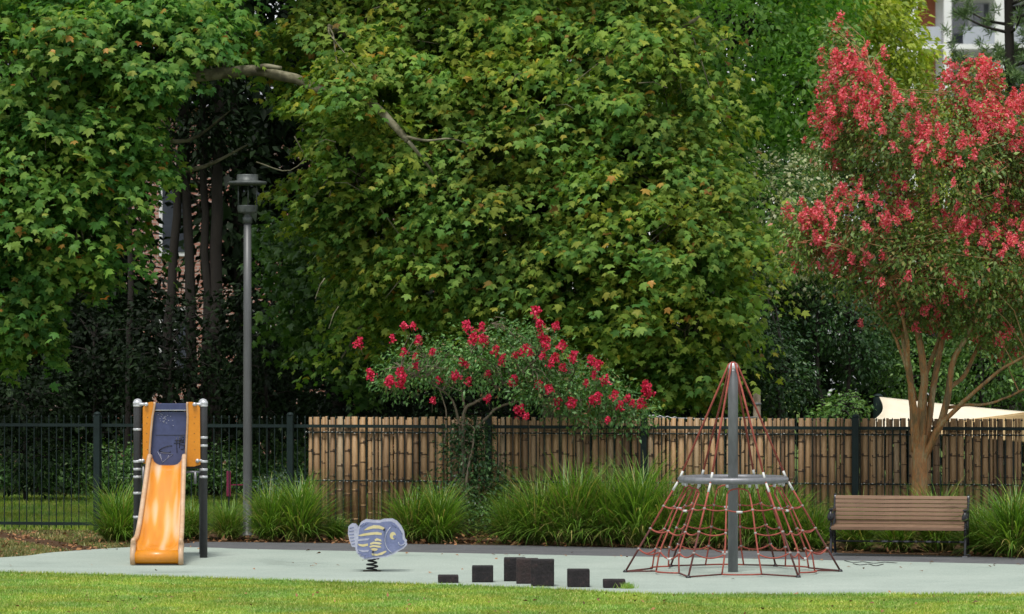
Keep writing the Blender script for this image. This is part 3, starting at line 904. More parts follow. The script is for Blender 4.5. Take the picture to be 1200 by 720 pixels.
# ------------------------------------------------------------------ stepping blocks
BL = [((513, 537), (675, 685), 'lowest charcoal stepping block at the fish rider end of the row'),
      ((553, 578), (664, 684.3), 'squat charcoal stepping block standing alone between the lowest block and the tall trio'),
      ((590.5, 616), (654.5, 683), 'rear block of the tall charcoal trio, nearest the fish'),
      ((605, 631), (655.5, 686), 'reddish brown middle block of the tall trio'),
      ((622.5, 649.5), (656.5, 689), 'tallest front block of the tall charcoal trio, nearest the rope climber'),
      ((665, 691), (668, 690), 'squat charcoal stepping block standing alone between the tall trio and the rope climber'),
      ((707, 733), (680, 691), 'low charcoal stepping block beside the rope climber, a grass tuft at its corner')]
for (x0, x1), (y0, y1), lab in BL:
    Y = GY(y1); w = (x1 - x0) * Y / F; h = (y1 - y0) * Y / F - .014; cx = P((x0 + x1) / 2, 0, Y).x
    o = MB().box((0, 0, h / 2), (w, .27, h), bev=.016).build('stepping_block', M['block'], None, (cx, Y + .135, .016))
    if 'reddish' in lab: o.data.materials[0] = M['blockred']
    o.rotation_euler.z = random.uniform(-.03, .03)
    tag(o, lab, 'stepping block', 'rubber stepping blocks in a row on the pad')
xs = P(734, 0, 47.9).x + RNG.normal(size=260) * .045; ys = 47.95 + RNG.normal(size=260) * .06
tag(link('grass_tuft', blades('grass_tuft', xs, ys, .07, M['grass'], .9, .006, .016)), kind='stuff')

# ------------------------------------------------------------------ rope climber
CX, CY = P(859, 0, 51.3).x, 51.3
cl = empty('rope_climber', (CX, CY, 0), 'red rope climbing pyramid hung from a steel pole and ring', 'climbing frame')
MB().lathe((0, 0, 0), [(.067, 0), (.067, 2.70), (.064, 2.72)], 20).build('pole', M['galv'], cl)
MB().lathe((0, 0, 2.72), [(.062, 0), (.066, .01), (.064, .05), (.045, .085), (.01, .1)], 16).build('pole_cap', M['silver'], cl)
RZ, RR, RB = 1.255, .70, 1.44
MB().tube([(RR * math.cos(2 * PI * k / 48), RR * math.sin(2 * PI * k / 48), RZ) for k in range(48)], .044, 12, closed=True).build('ring', M['galv'], cl)
rot = .05
A = [rot + PI + k * PI / 3 for k in range(6)]
pol = lambda r, a, z: Vector((r * math.cos(a), r * math.sin(a), z))
GZ = .03
for a in A:
    top = pol(.055, a, 2.79); rv = pol(RR + .02, a, RZ); g = pol(RB, a, GZ)
    MB().tube([pol(.01, a, 2.815), top, rv], .0145, 7).build('rope', M['rope'], cl)
    mid = rv.lerp(g, .55)
    MB().tube([rv, mid], .0135, 7).build('rope', M['rope'], cl)
    MB().tube([mid, g], .0135, 7).build('rope', M['ropedark'], cl)
    for d0, d1 in ((-.02, -.12), (.04, .17)):
        dv = (g - rv).normalized() if d0 > 0 else (top - rv).normalized()
        MB().tube([rv + dv * abs(d0), rv + dv * abs(d1)], .016, 8).build('rope_sleeve', M['white'], cl)
    MB().lathe(g, [(.035, -.014), (.035, .0), (.018, .02)], 10).build('ground_anchor', M['black'], cl)
def sag(p, q, s, n=8, pull=.0):
    pts = []
    for i in range(n + 1):
        t = i / n; v = Vector(p).lerp(Vector(q), t); k = 4 * t * (1 - t)
        v.z -= s * k; v.x *= 1 - pull * k; v.y *= 1 - pull * k
        pts.append(v)
    return pts
fer = MB().tube([(-.016, 0, 0), (.016, 0, 0)], .0165, 8).mesh('ferrule', M['ropeclip'])
for i in range(6):
    a0, a1 = A[i], A[(i + 1) % 6] + (2 * PI if i == 5 else 0)
    c1, c2 = a0 + (a1 - a0) * .29, a0 + (a1 - a0) * .71
    t0, t1 = pol(RR * .97, c1, RZ - .06), pol(RR * .97, c2, RZ - .06)
    for t in (t0, t1): MB().lathe(t, [(.008, .03), (.022, .02), (.022, -.02), (.008, -.03)], 8).build('shackle', M['silver'], cl)
    # hooped pair of ropes: hangs down on both sides of an arch
    e0, e1 = a0 + (a1 - a0) * .30, a0 + (a1 - a0) * .70
    levels = [(.97, RZ - .17), (.98, .88), (1.06, .58), (1.17, .31), (1.2, GZ + .02)]
    rads = [RR * .97, .80, .94, 1.06, 1.10]
    ang1 = [c1, c1, c1 + .01, c1 + .01, c1 - .02]; ang2 = [c2, c2, c2 - .01, c2 - .01, c2 + .02]
    p1 = [pol(r, a, z) for r, a, (q, z) in zip(rads, ang1, levels)]
    p2 = [pol(r, a, z) for r, a, (q, z) in zip(rads, ang2, levels)]
    arch = [p1[0]] + [p1[0].lerp(p2[0], t) + Vector((0, 0, .07 * (4 * t * (1 - t)) ** .5)) for t in (.1, .25, .5, .75, .9)] + [p2[0]]
    MB().tube(arch, .011, 6).build('rope', M['rope'], cl)
    for pp in (p1, p2):
        MB().tube(smooth_path(pp, 3), .0115, 6).build('rope', M['rope'], cl)
    main = lambda a, z: pol(RR + .02, a, RZ).lerp(pol(RB, a, GZ), (RZ - z) / (RZ - GZ))
    for lv, (z, sg, sm) in enumerate(((.88, .02, .03), (.58, .04, .05), (.31, .06, .09))):
        l, r = main(a0, z + .02), main(a1, z + .02)
        q1, q2 = p1[lv + 1], p2[lv + 1]
        MB().tube(sag(l, q1, sg), .0105, 6).build('rope', M['rope'], cl)
        MB().tube(sag(q2, r, sg), .0105, 6).build('rope', M['rope'], cl)
        if lv == 0 or i % 2 == 0: MB().tube(sag(q1, q2, sm), .0105, 6).build('rope', M['rope'], cl)
        for q in (l, q1, q2, r):
            o = link('ferrule', fer, cl, q); o.rotation_euler.z = (a0 + a1) / 2 + PI / 2
        if lv == 0 or (lv == 2 and i % 2 == 0):
            mdl = sag(q1, q2, sm)[4]
            MB().tube([mdl - Vector((.04 * math.sin((a0 + a1) / 2), -.04 * math.cos((a0 + a1) / 2), 0)), mdl + Vector((.04 * math.sin((a0 + a1) / 2), -.04 * math.cos((a0 + a1) / 2), 0))], .016, 8).build('rope_sleeve', M['white'], cl)
    g0, g1 = pol(RB, a0, GZ), pol(RB, a1, GZ)
    MB().tube([g0, p1[-1]], .012, 6).build('rope', M['ropedark'], cl)
    MB().tube([p2[-1], g1], .012, 6).build('rope', M['ropedark'], cl)
    MB().tube(sag(p1[-1], p2[-1], .0, 8, -.10), .012, 6).build('rope', M['rope'], cl)

# ------------------------------------------------------------------ bench
be = empty('park_bench', (P(1054, 0, 55.25).x, 55.25, 0.012), 'timber slat park bench with black cast iron ends below the flowering tree', 'bench')
be.rotation_euler.z = -.20
BWD = 1.90
def slat(y, z, h, t, tilt):
    R = Matrix.Rotation(tilt, 3, 'X')
    return MB().box((0, 0, 0), (BWD, t, h), bev=.005).build('slat', M['wood'], be, (0, y, z)), tilt
for k in range(7):
    th = .18 + .02 * k
    z = .475 + k * .0585; y = .20 + .2 * (z - .45) ** 1.1 + (.02 if k == 0 else 0)
    o, t = slat(y, z, .052, .026, 0); o.rotation_euler.x = -th
for k in range(5):
    o, t = slat(-.25 + k * .098, .432 - .006 * (2 - abs(k - 2)), .03, .088, 0)
    if k == 0: o.location.z = .418; o.rotation_euler.x = .35
o = MB().box((0, 0, 0), (BWD, .03, .05), bev=.008).build('slat', M['wood'], be, (0, -.298, .405))
for sx_ in (-1, 1):
    x = sx_ * (BWD / 2 + .012)
    fr_ = MB()
    fr_.tube(smooth_path([(x, -.27, 0), (x, -.245, .12), (x, -.20, .25), (x, -.25, .38)], 4), .021, 8)
    fr_.tube(smooth_path([(x, .33, 0), (x, .27, .14), (x, .20, .30), (x, .19, .42), (x, .235, .62), (x, .325, .87)], 4), .021, 8)
    fr_.tube([(x, -.29, .395), (x, 0, .385), (x, .2, .39)], .02, 8)
    fr_.tube(smooth_path([(x, -.2, .25), (x, -.05, .2), (x, .06, .26), (x, .22, .24)], 4), .013, 6)
    fr_.tube(smooth_path([(x, -.20, .28), (x, -.1, .36), (x, 0, .27), (x, .1, .36), (x, .2, .3)], 4), .011, 6)
    fr_.build('bench_end', M['black'], be)
    arm = MB()
    arm.tube(smooth_path([(x, .25, .64), (x, .05, .655), (x, -.15, .65), (x, -.25, .63), (x, -.285, .57), (x, -.25, .52), (x, -.215, .555), (x, -.235, .585)], 4), .024, 8)
    arm.tube(smooth_path([(x, -.2, .40), (x, -.17, .48), (x, -.21, .56), (x, -.23, .62)], 4), .018, 8)
    arm.box((x, -.06, .668), (.065, .42, .022), bev=.008)
    arm.lathe((x, -.255, .55), [(.01, -.045), (.045, -.035), (.05, 0), (.045, .045), (.03, .07)], 12)
    arm.build('armrest', M['black'], be)
    MB().lathe((0, 0, 0), [(.02, 0), (.016, .008)], 8).build('bolt', M['silver'], be, (x, .31, .84))
    for yy in (-.27, .33): MB().box((x, yy, .008), (.07, .08, .016), bev=.003).build('foot', M['galv'], be)
MB().tube([(-BWD / 2, .02, .205), (BWD / 2, .02, .205)], .013, 8).build('tie_rod', M['black'], be)
for k in range(9):
    u = -.42 + k * .16
    MB().tube([(u, .018, .206), (u + random.uniform(.03, .1), .018, .206)], .0165, 8).build('worn_sleeve', M['galv'], be)

# ------------------------------------------------------------------ thin dark line scribbled on the pad right of the climber
mk = MB()
for a in ([(990, 659), (1000, 661), (1012, 660.3), (1024, 662), (1036, 660.8), (1050, 661.6)], [(1000, 662.5), (1008, 664), (1018, 663), (1026, 665), (1035, 663)]):
    w = []
    for p in smooth_path([(x_, y_) for x_, y_ in a], 4):
        Y = GY(p[1]); w.append((P(p[0], 0, Y).x, Y, .0165))
    mk.tube(w, .010, 5)
tag(mk.build('cord', M['black']), 'thin dark cord lying in squiggles on the pad before the bench', 'cord')


# ------------------------------------------------------------------ plants
def place(mesh_list, name, label, cat, group=None, loc=(0, 0, 0)):
    r = empty(name, loc, label, cat, group)
    return r


def tussock_mesh(name, nb, h, rad, mat, dry=.2, seed=0):
    """arching narrow blades from one crown, each a strip of five segments"""
    S = 6
    a = RNG.random(nb) * 2 * PI
    el = np.radians(3 + 62 * RNG.random(nb) ** 1.15)       # from vertical
    L = h * (.75 + .55 * RNG.random(nb))
    r0 = rad * np.sqrt(RNG.random(nb)); ab = RNG.random(nb) * 2 * PI
    p = np.stack([r0 * np.cos(ab), r0 * np.sin(ab), np.zeros(nb)], 1)
    th = el.copy(); bend = np.radians(55 + 50 * RNG.random(nb)) / S
    w = .0095 * (.7 + .6 * RNG.random(nb))
    side = np.stack([-np.sin(a), np.cos(a), np.zeros(nb)], 1)
    rows = []
    for k in range(S + 1):
        ww = w * (1 - (k / S) ** 2 * .95)
        rows.append(p - side * ww[:, None]); rows.append(p + side * ww[:, None])
        d = np.stack([np.sin(th) * np.cos(a), np.sin(th) * np.sin(a), np.cos(th)], 1)
        p = p + d * (L / S)[:, None]
        p[:, 2] = np.maximum(p[:, 2], .02)
        th = th + bend * (.35 + k / S * 1.4)
    V = np.stack(rows, 1).reshape(-1, 3); k2 = 2 * (S + 1)
    q = np.array([(2 * k, 2 * k + 1, 2 * k + 3, 2 * k + 2) for k in range(S)])
    Fc = (q[None] + (np.arange(nb) * k2)[:, None, None]).reshape(-1, 4)
    return np_mesh(name, V, Fc, mat)


TV = [tussock_mesh('blades', 700, 1.1, .16, M['tussock'], seed=i) for i in range(4)]
TD = [tussock_mesh('dead_blades', n_, h_, .22, M['tussockdry']) for n_, h_ in ((140, .7), (420, .85), (260, .6))]
# px, depth behind path edge, scale, label
TS = [(138, .9, .95, 'dark tussock of long grass half hidden by the left slide post'),
      (182, 1.2, .8, 'tussock of long grass directly behind the slide chute'),
      (222, 1.4, .7, 'small tussock of long grass between the slide and the lamp post'),
      (268, .8, .62, 'thin olive tussock at the foot of the lamp post'),
      (318, .7, .85, 'arching tussock just beside the lamp post, joined to a bigger one'),
      (352, .7, 1.02, 'big arching tussock below the end of the bamboo screen'),
      (392, 1.1, .45, 'tussock between the lamp post tussocks and the fish rider'),
      (484, .8, .85, 'tussock right behind the head of the fish rider'),
      (515, .7, .95, 'tussock beside the brown mulch gap, next to the fish rider'),
      (600, .8, .8, 'brownish tussock on the far side of the mulch gap'),
      (632, .7, 1.12, 'dense green tussock behind the tall trio of blocks'),
      (672, .7, 1.15, 'tallest bright tussock in the middle of the bamboo screen'),
      (712, .8, 1.1, 'bright tussock behind the lone squat block'),
      (748, .7, 1.18, 'full bright tussock just outside the ropes of the climber'),
      (785, .9, .95, 'tussock behind the outer ropes of the climber, on its slide side'),
      (838, .9, .9, 'tussock seen through the net beside the climber pole'),
      (878, .9, 1.0, 'tussock seen through the net behind the climber pole'),
      (918, .8, .92, 'tussock seen through the ropes on the bench side of the climber'),
      (952, .9, .72, 'low tussock between climber and bench'),
      (1005, 1.2, .8, 'tussock behind the climber end of the bench'),
      (1052, 1.0, .62, 'low tussock beneath the middle of the bench'),
      (1100, 1.5, .9, 'tussock behind the bench between trunk and armrest'),
      (1150, 1.0, .8, 'tussock touching the far armrest of the bench'),
      (1188, .7, 1.1, 'big bright tussock at the frame edge beyond the bench'),
      (1225, .9, 1.0, 'tussock cut by the picture edge past the bench')]
for i, (px, dpt, sc, lab) in enumerate(TS):
    X = (px - 600) / F * 58
    Y = interp(path_rear, X) + dpt
    X = (px - 600) / F * Y
    r = empty('tussock_grass', (X, Y, 0), lab, 'grass clump', 'tussock grasses planted along the path', rz=random.uniform(0, 6.28))
    r.scale = (sc * random.uniform(.85, 1.08), sc * random.uniform(.85, 1.08), sc * random.uniform(.88, 1.08))
    link('blades', TV[i % 4], r); link('dead_blades', TD[(i * 5 + i // 3) % 3], r)


def obj_plant(name, label, cat, base, woods, wood_mat, crowns, group=None):
    """woods: MB or None; crowns: list of (part name, mesh)"""
    r = empty(name, base, label, cat, group)
    b = Vector(base)
    if woods is not None and woods.v:
        o = woods.build('trunk', wood_mat, r); o.location = -b
    for nm, me in crowns:
        o = link(nm, me, r); o.location = -b
    return r


def leaf_parts(parent, base, tpl, pos, R, size, mats, nmax, key):
    """the largest, nearest leaves as parts of their own; returns mask of the rest"""
    order = np.argsort(key)[:nmax]
    V, T = TPL[tpl]
    me = [np_mesh('leaf', V, T.copy(), m) for m in mats]
    for i in order:
        o = bpy.data.objects.new('leaf', me[0] if random.random() > .015 or len(me) == 1 else me[1])
        COL.objects.link(o); o.parent = parent
        Mx = Matrix([[*(R[i][r] * size[i]), pos[i][r] - base[r]] for r in range(3)] + [[0, 0, 0, 1]])
        o.matrix_local = Mx
    m = np.ones(len(pos), bool); m[order] = False
    return m


# leaf colour of single leaf objects must vary by object
def leafobj_mat(name, stops):
    m, nt, out = new_mat(name)
    g = nt.nodes.new('ShaderNodeObjectInfo')
    c = ramp(nt, stops, g.outputs['Random'])
    b = nt.nodes.new('ShaderNodeBsdfPrincipled'); b.inputs['Roughness'].default_value = .55; b.inputs['Specular IOR Level'].default_value = .2
    nt.links.new(c, b.inputs['Base Color'])
    t = nt.nodes.new('ShaderNodeBsdfTranslucent'); nt.links.new(mixc(nt, c, (1.25, 1.3, .55), 1.0, 'MULTIPLY'), t.inputs['Color'])
    mx = nt.nodes.new('ShaderNodeMixShader'); mx.inputs[0].default_value = .3
    nt.links.new(b.outputs[0], mx.inputs[1]); nt.links.new(t.outputs[0], mx.inputs[2]); nt.links.new(mx.outputs[0], out.inputs[0])
    return m


M['leafobj'] = leafobj_mat('single_plane_leaf', [(0, (.05, .14, .024)), (.4, (.095, .21, .032)), (.88, (.17, .27, .043)), (.97, (.27, .28, .05)), (1, (.4, .2, .04))])


def plane_tree(label, base, wood, blobs, off_blobs, ncl, mat, key, group=None, per=9, size=.13, clear=None, nl=300):
    pos, R, sz_, c = foliage(blobs, int(ncl * .5), per, size, spread=.36, up=.5, droop=.7, jit=.8, clear=clear, lo=.45)
    pb_, Rb_, sb_, cb_ = boughs(blobs, int(ncl * .17), 56, size)
    pos = np.concatenate([pos, pb_]); R = np.concatenate([R, Rb_]); sz_ = np.concatenate([sz_, sb_]); c = np.concatenate([c, cb_])
    # the pale limb hangs clear of the leaves where it crosses the hollow
    qx = pos[:, 0] / pos[:, 1] * F + 600; qy = HZ - (pos[:, 2] - EYE) / pos[:, 1] * F
    kk = ~((qx > 222) & (qx < 352) & (np.abs(qy - 88) < 17) & (pos[:, 1] < 65.2)) | (RNG.random(len(pos)) < .06)
    edge = 338 + 26 * np.sin(qy * .045) + 14 * np.sin(qy * .13 + 1) + RNG.normal(size=len(qx)) * 9
    low = np.where(qx < 78, 412, 335) + 14 * np.sin(qx * .12) + RNG.normal(size=len(qx)) * 16
    kk &= ~((qx < 230) & (qy > low))
    edge_l = 205 + 16 * np.sin(qy * .06 + 2) + RNG.normal(size=len(qx)) * 8
    kk &= ~((qx > edge_l) & (qx < edge) & (qy > 100 + 10 * np.sin(qx * .11)) & (qy < 420))
    pos, R, sz_ = pos[kk], R[kk], sz_[kk]
    # ragged gaps through the leaf mass
    f = lambda p, a, o_: np.sin(p[:, 0] * a + o_ + 1.3 * np.sin(p[:, 2] * a * .7)) * np.sin(p[:, 2] * a * 1.25 + o_ * 2 + np.sin(p[:, 1] * a)) 
    g_ = .6 * f(pos, 2.6, .4) + .55 * f(pos, 5.3, 1.9) + RNG.normal(size=len(pos)) * .12
    kk = g_ > -.36
    pos, R, sz_ = pos[kk], R[kk], sz_[kk]
    r = empty('plane_tree', base, label, 'tree', group)
    b = np.array(base)
    infr = np.abs(pos[:, 0] / pos[:, 1] * F) < 590
    infr &= (pos[:, 2] - EYE) / pos[:, 1] * F < 395
    kk = np.where(infr, key(pos), 1e9)
    m = leaf_parts(r, b, 'plane', pos, R, sz_ * 1.08, [M['leafobj'], M['autumn']], nl, kk)
    p_, R_, s_ = pos[m], R[m], sz_[m]
    kind = RNG.random(len(p_))
    for lo_, hi_, tp in ((0, .4, 'plane'), (.4, .75, 'plane_folded'), (.75, 1.01, 'plane_cupped')):
        q = (kind >= lo_) & (kind < hi_)
        o = link('crown', leaves_mesh('crown', tp, p_[q] - b, R_[q], s_[q], mat), r); o['kind'] = 'stuff'
    if off_blobs:  # unseen crown above the frame, extended to shade the growth below
        p2, R2, s2, _ = foliage(off_blobs, int(ncl * .35), 7, size * 2.1, spread=.6)
        o = link('upper_crown', leaves_mesh('upper_crown', 'pointed', p2 - b, R2, s2, mat), r); o['kind'] = 'stuff'
    w, cp = wood
    twigs(w, cp, c, .012, frac=.5, maxn=420)
    o = w.build('trunk', M['planebark'], r); o.location = -Vector(base)
    return r


# left plane tree: trunk just outside the frame, long limb reaching across
w = MB(); cps = []
cps += limb(w, [(-9.6, 66, 0), (-9.55, 66, 2.5), (-9.3, 65.9, 5), (-9.4, 66, 8), (-9.2, 66, 12)], .42, .16, 12)
cps += limb(w, [(-9.35, 66, 5.2), P(60, 110, 65.6), P(150, 88, 64.8), P(228, 88, 64.4), P(262, 86, 64.3), P(300, 83, 64.2), P(345, 93, 64.0), P(385, 109, 63.8), P(430, 118, 63.5), P(458, 143, 63.4), P(478, 165, 63.3)], .135, .055, 10, wob=.012)
cps += limb(w, [P(300, 83, 64.2), P(310, 78, 64.0), P(330, 80, 63.9)], .07, .03, 7)
cps += limb(w, [P(474, 160, 63.3), P(500, 165, 63.2), P(530, 163, 63.4), P(560, 175, 63.8)], .03, .006, 6)
cps += limb(w, [P(478, 165, 63.3), P(490, 180, 63.4), P(515, 215, 64), P(535, 260, 64.6)], .04, .006, 6)
cps += limb(w, [P(150, 88, 64.8), P(90, 60, 64.2), P(30, 72, 63.9), P(-30, 70, 64)], .07, .03, 7)
cps += limb(w, [(-9.5, 66, 3.6), P(40, 200, 65.2), P(90, 190, 65.6), P(140, 206, 65.8), P(190, 203, 66), P(240, 195, 66.5), P(290, 170, 67)], .13, .015, 8)
cps += limb(w, [P(40, 200, 65.2), P(110, 160, 65.7), P(160, 158, 66), P(220, 165, 66.5), P(270, 130, 67)], .09, .012, 8)
cps += limb(w, [(-9.5, 66, 3.0), P(30, 300, 64.8), P(80, 330, 64.4), P(110, 345, 64.2)], .10, .03, 7)
# thin whips hanging in the gaps
for a in ([(345, 160), (360, 185), (385, 205), (360, 240)], [(300, 190), (340, 200), (370, 170), (380, 150)], [(430, 200), (400, 160), (375, 140), (350, 150)]):
    cps += limb(w, [P(x_, y_, 64.6) for x_, y_ in a], .012, .004, 5)
BLEFT = [B(60, 80, 64, 120, 100, 1.7), B(160, 50, 64, 75, 60, 1.3), B(30, 210, 64, 95, 100, 1.6), B(60, 320, 64, 60, 55, 1.1), B(15, 390, 64, 40, 55, 1.0),
         B(120, 150, 64, 60, 65, 1.1), B(95, 240, 64, 40, 60, .9), B(-60, 260, 64.5, 90, 170, 2), B(210, 20, 65, 60, 45, 1.1), B(190, 90, 63.8, 36, 30, .6)]
plane_tree('left plane tree whose pale limb reaches across above the park lamp', (-9.6, 66, 0), (w, cps), BLEFT,
           [B(0, -130, 66, 190, 130, 3.5), B(240, -150, 67, 150, 90, 3.2), B(-150, -50, 66, 120, 200, 3.5)], 4600, M['plane2'], lambda p: p[:, 1], 'two great plane trees')

# big plane tree in the middle
w = MB(); cps = []
bx = P(650, 0, 69).x
cps += limb(w, [(bx, 69, 0), (bx + .1, 69, 2.2), P(640, 300, 69), P(600, 150, 69), P(580, 0, 69), P(600, -160, 69)], .36, .12, 12)
for pts, r0, r1 in (([P(640, 300, 69), P(560, 240, 67.5), P(470, 230, 66), P(400, 200, 65)], .13, .03), ([P(630, 260, 69), P(700, 230, 67), P(780, 230, 65.5), P(850, 250, 64.8)], .14, .03),
                    ([P(600, 150, 69), P(520, 90, 67), P(440, 60, 65.8), P(385, 30, 65)], .12, .03), ([P(600, 150, 69), P(680, 80, 67), P(760, 50, 65.5), P(820, 20, 65)], .12, .03),
                    ([P(650, 340, 69), P(720, 360, 67), P(780, 390, 65.3), P(830, 430, 64.7)], .10, .02), ([P(640, 320, 69), P(600, 330, 67), P(560, 350, 66)], .08, .02),
                    ([P(560, 240, 67.5), P(500, 300, 66.5), P(440, 360, 66.4), P(400, 420, 66.2)], .07, .015), ([P(580, 0, 69), P(480, -40, 67), P(400, -60, 66)], .1, .03)):
    cps += limb(w, pts, r0, r1, 8, wob=.03)
for t in range(16):      # bare twig ends showing among the leaves
    a = P(random.uniform(380, 860), random.uniform(10, 420), random.uniform(63.3, 64.4))
    d = Vector((random.uniform(-.5, .5), random.uniform(-.1, .1), random.uniform(-.45, .2)))
    w.tube([a, a + d * .5 + Vector((0, 0, .06)), a + d], [.010, .008, .004], 5, caps=False)
BMID = [B(620, 120, 66, 170, 140, 2.0), B(460, 80, 66, 110, 95, 1.6), B(740, 110, 66, 80, 120, 1.7), B(560, 260, 65.6, 140, 100, 1.8), B(720, 270, 65.5, 125, 120, 1.9),
        B(770, 390, 65.5, 75, 78, 1.3), B(690, 370, 66, 80, 60, 1.3), B(822, 260, 65.4, 40, 78, 1.1), B(412, 180, 65.8, 42, 58, 1.0), B(485, 290, 66.3, 70, 60, 1.2),
        B(455, 350, 66.6, 50, 40, .9), B(400, 250, 66.5, 38, 30, .7), B(410, 95, 63.6, 26, 22, .35), B(440, 180, 64.3, 40, 30, .4), B(385, 50, 66.3, 42, 55, 1), B(850, 300, 65, 20, 34, .5), B(820, 350, 65, 30, 40, .7), B(620, 300, 65.3, 100, 70, 1.3)]
plane_tree('broad olive green plane tree filling the middle above the bamboo', (bx, 69, 0), (w, cps), BMID,
           [B(600, -110, 67.5, 260, 110, 4), B(400, -140, 68, 180, 110, 3.8), B(790, -150, 68, 130, 100, 3.5)], 9600, M['plane'], lambda p: p[:, 1], 'two great plane trees', size=.117)


def simple_tree(name, label, base, trunkpts, blobs, ncl, per, size, tpl, mat, bark='darkbark', group=None, r0=.2, r1=.05, spread=.3, lo=.55, inner=.5, clear=None, tw=80, twr=.012, extra=None, cat='tree', up=.6, droop=.5, jit=.6):
    w = MB(); cps = []
    for t in trunkpts: cps += limb(w, t, r0, r1, 8, wob=.02)
    if extra: extra(w, cps)
    pos, R, s_, c = foliage(blobs, ncl, per, size, spread, lo=lo, inner=inner, clear=clear, up=up, droop=droop, jit=jit)
    if tw: twigs(w, cps, c, twr, frac=1.0, maxn=tw)
    r = empty(name, base, label, cat, group)
    if w.v:
        o = w.build('trunk' if name.endswith('tree') else 'stems', M[bark], r); o.location = -Vector(base)
    b = np.array(base)
    o = link('crown' if name.endswith('tree') else 'foliage', leaves_mesh('crown', tpl, pos - b, R, s_, mat), r); o['kind'] = 'stuff'
    return r, pos, c


def up_trunk(px, Y, py_top, bend=0, base_z=0):
    a = P(px, 0, Y); t = P(px + bend, py_top, Y)
    return [(a.x, Y, base_z), ((a.x * .6 + t.x * .4) + random.uniform(-.1, .1), Y, t.z * .4), (a.x * .2 + t.x * .8, Y, t.z * .75), (t.x, Y, t.z)]


base_at = lambda px, Y: (P(px, 0, Y).x, Y, 0)
window = lambda p: (((p[:, 0] / p[:, 1] * F + 600) > 145) & ((p[:, 0] / p[:, 1] * F + 600) < 232) & ((HZ - (p[:, 2] - EYE) / p[:, 1] * F) > 218) & ((HZ - (p[:, 2] - EYE) / p[:, 1] * F) < 285)) & (RNG.random(len(p)) < .62)

# mid-green tree, lime tree, speckled shrub, dark shrubs at the right
simple_tree('leafy_tree', 'fresh green small-leaved tree between the plane tree and the red flowers', base_at(880, 75), [up_trunk(880, 75, 60, -20)],
            [B(860, 50, 74, 105, 100, 2.2), B(945, 110, 73.5, 75, 85, 1.8), B(860, 160, 74, 80, 60, 1.8), B(790, 120, 75, 50, 90, 1.5), B(900, -70, 75, 150, 80, 3), B(950, 20, 75, 60, 60, 1.5)],
            3600, 8, .15, 'pointed', M['glossy'], spread=.32)
simple_tree('leafy_tree', 'yellow-green tree rising behind the top of the red-flowered tree', base_at(1015, 83), [up_trunk(1020, 83, 40, -10)],
            [B(975, 20, 80, 80, 55, 1.8), B(1045, 62, 80, 42, 52, 1.3), B(1072, 118, 80, 26, 26, .7), B(985, 110, 82, 60, 60, 1.5), B(1040, -10, 82, 45, 30, 1), B(960, -30, 82, 90, 50, 2), B(1080, 160, 82, 60, 45, 1.5)],
            3200, 8, .16, 'pointed', M['lime'], spread=.3)
simple_tree('leafy_tree', 'low lime green tree glimpsed behind the red-flowered tree, above the shade sail', base_at(1180, 78), [up_trunk(1185, 78, 270)],
            [B(1170, 300, 78, 60, 50, 1.2), B(1230, 310, 78, 50, 60, 1.2), B(1110, 250, 79, 60, 50, 1.2)], 700, 8, .15, 'pointed', M['lime'], spread=.3)
simple_tree('leafy_tree', 'shaded green tree hanging low between the lamp and the crimson myrtle', base_at(400, 72), [up_trunk(405, 72, 250, -10)],
            [B(395, 330, 71, 50, 60, 1.2), B(400, 400, 71, 48, 45, 1.0), B(345, 300, 72, 40, 50, 1), B(430, 440, 71, 35, 30, .8), B(340, 380, 72, 28, 40, .8)], 620, 8, .14, 'plane', M['shrub'], spread=.3, droop=1.0)
simple_tree('flowering_shrub', 'shrub thick with small creamy white blossom behind the plane tree edge', base_at(915, 72), [up_trunk(915, 72, 260)],
            [B(905, 240, 69, 50, 56, 1.2), B(930, 310, 70, 50, 50, 1.2), B(880, 320, 70, 38, 50, 1), B(945, 225, 71, 35, 50, 1)], 1700, 10, .08, 'round', M['speckled'], spread=.22, cat='shrub')
simple_tree('evergreen_shrub', 'tall dark glossy shrub behind the tip of the rope climber', base_at(880, 67), [up_trunk(880, 67, 400), up_trunk(905, 67, 400, 10)],
            [B(885, 400, 67, 45, 42, 1.1), B(865, 455, 67, 45, 40, 1.0), B(915, 450, 67, 40, 45, 1.0), B(860, 350, 69, 40, 40, 1)], 950, 9, .085, 'pointed', M['camellia'], spread=.22, cat='shrub', r0=.06, r1=.02)
simple_tree('evergreen_shrub', 'dark shrub with upright stems left of the shade sail post', base_at(975, 69), [up_trunk(965, 69, 380, -8), up_trunk(985, 69, 380, 12)],
            [B(985, 375, 69.5, 60, 45, 1.2), B(940, 365, 70, 45, 40, 1), B(1010, 420, 69.5, 30, 35, .9)], 800, 9, .095, 'pointed', M['camellia'], spread=.25, cat='shrub', r0=.06, r1=.02)
simple_tree('evergreen_shrub', 'light green low shrub just left of the shade sail, over the fence', base_at(1000, 64), [up_trunk(995, 64, 465)],
            [B(992, 480, 64, 24, 18, .5), B(972, 492, 64, 20, 16, .5)], 170, 9, .08, 'pointed', M['shrub'], spread=.18, cat='shrub', r0=.04, r1=.02)
simple_tree('evergreen_shrub', 'broad green shrub filling the space above the shade sail', base_at(1120, 70), [up_trunk(1100, 70, 400), up_trunk(1150, 70, 400)],
            [B(1080, 440, 70, 60, 45, 1.2), B(1150, 420, 70, 60, 60, 1.3), B(1210, 430, 70, 50, 60, 1.2), B(1050, 390, 71, 50, 45, 1.2), B(1120, 360, 71, 70, 50, 1.3)],
            1500, 9, .10, 'pointed', M['shrub'], spread=.25, cat='shrub', r0=.06, r1=.02)

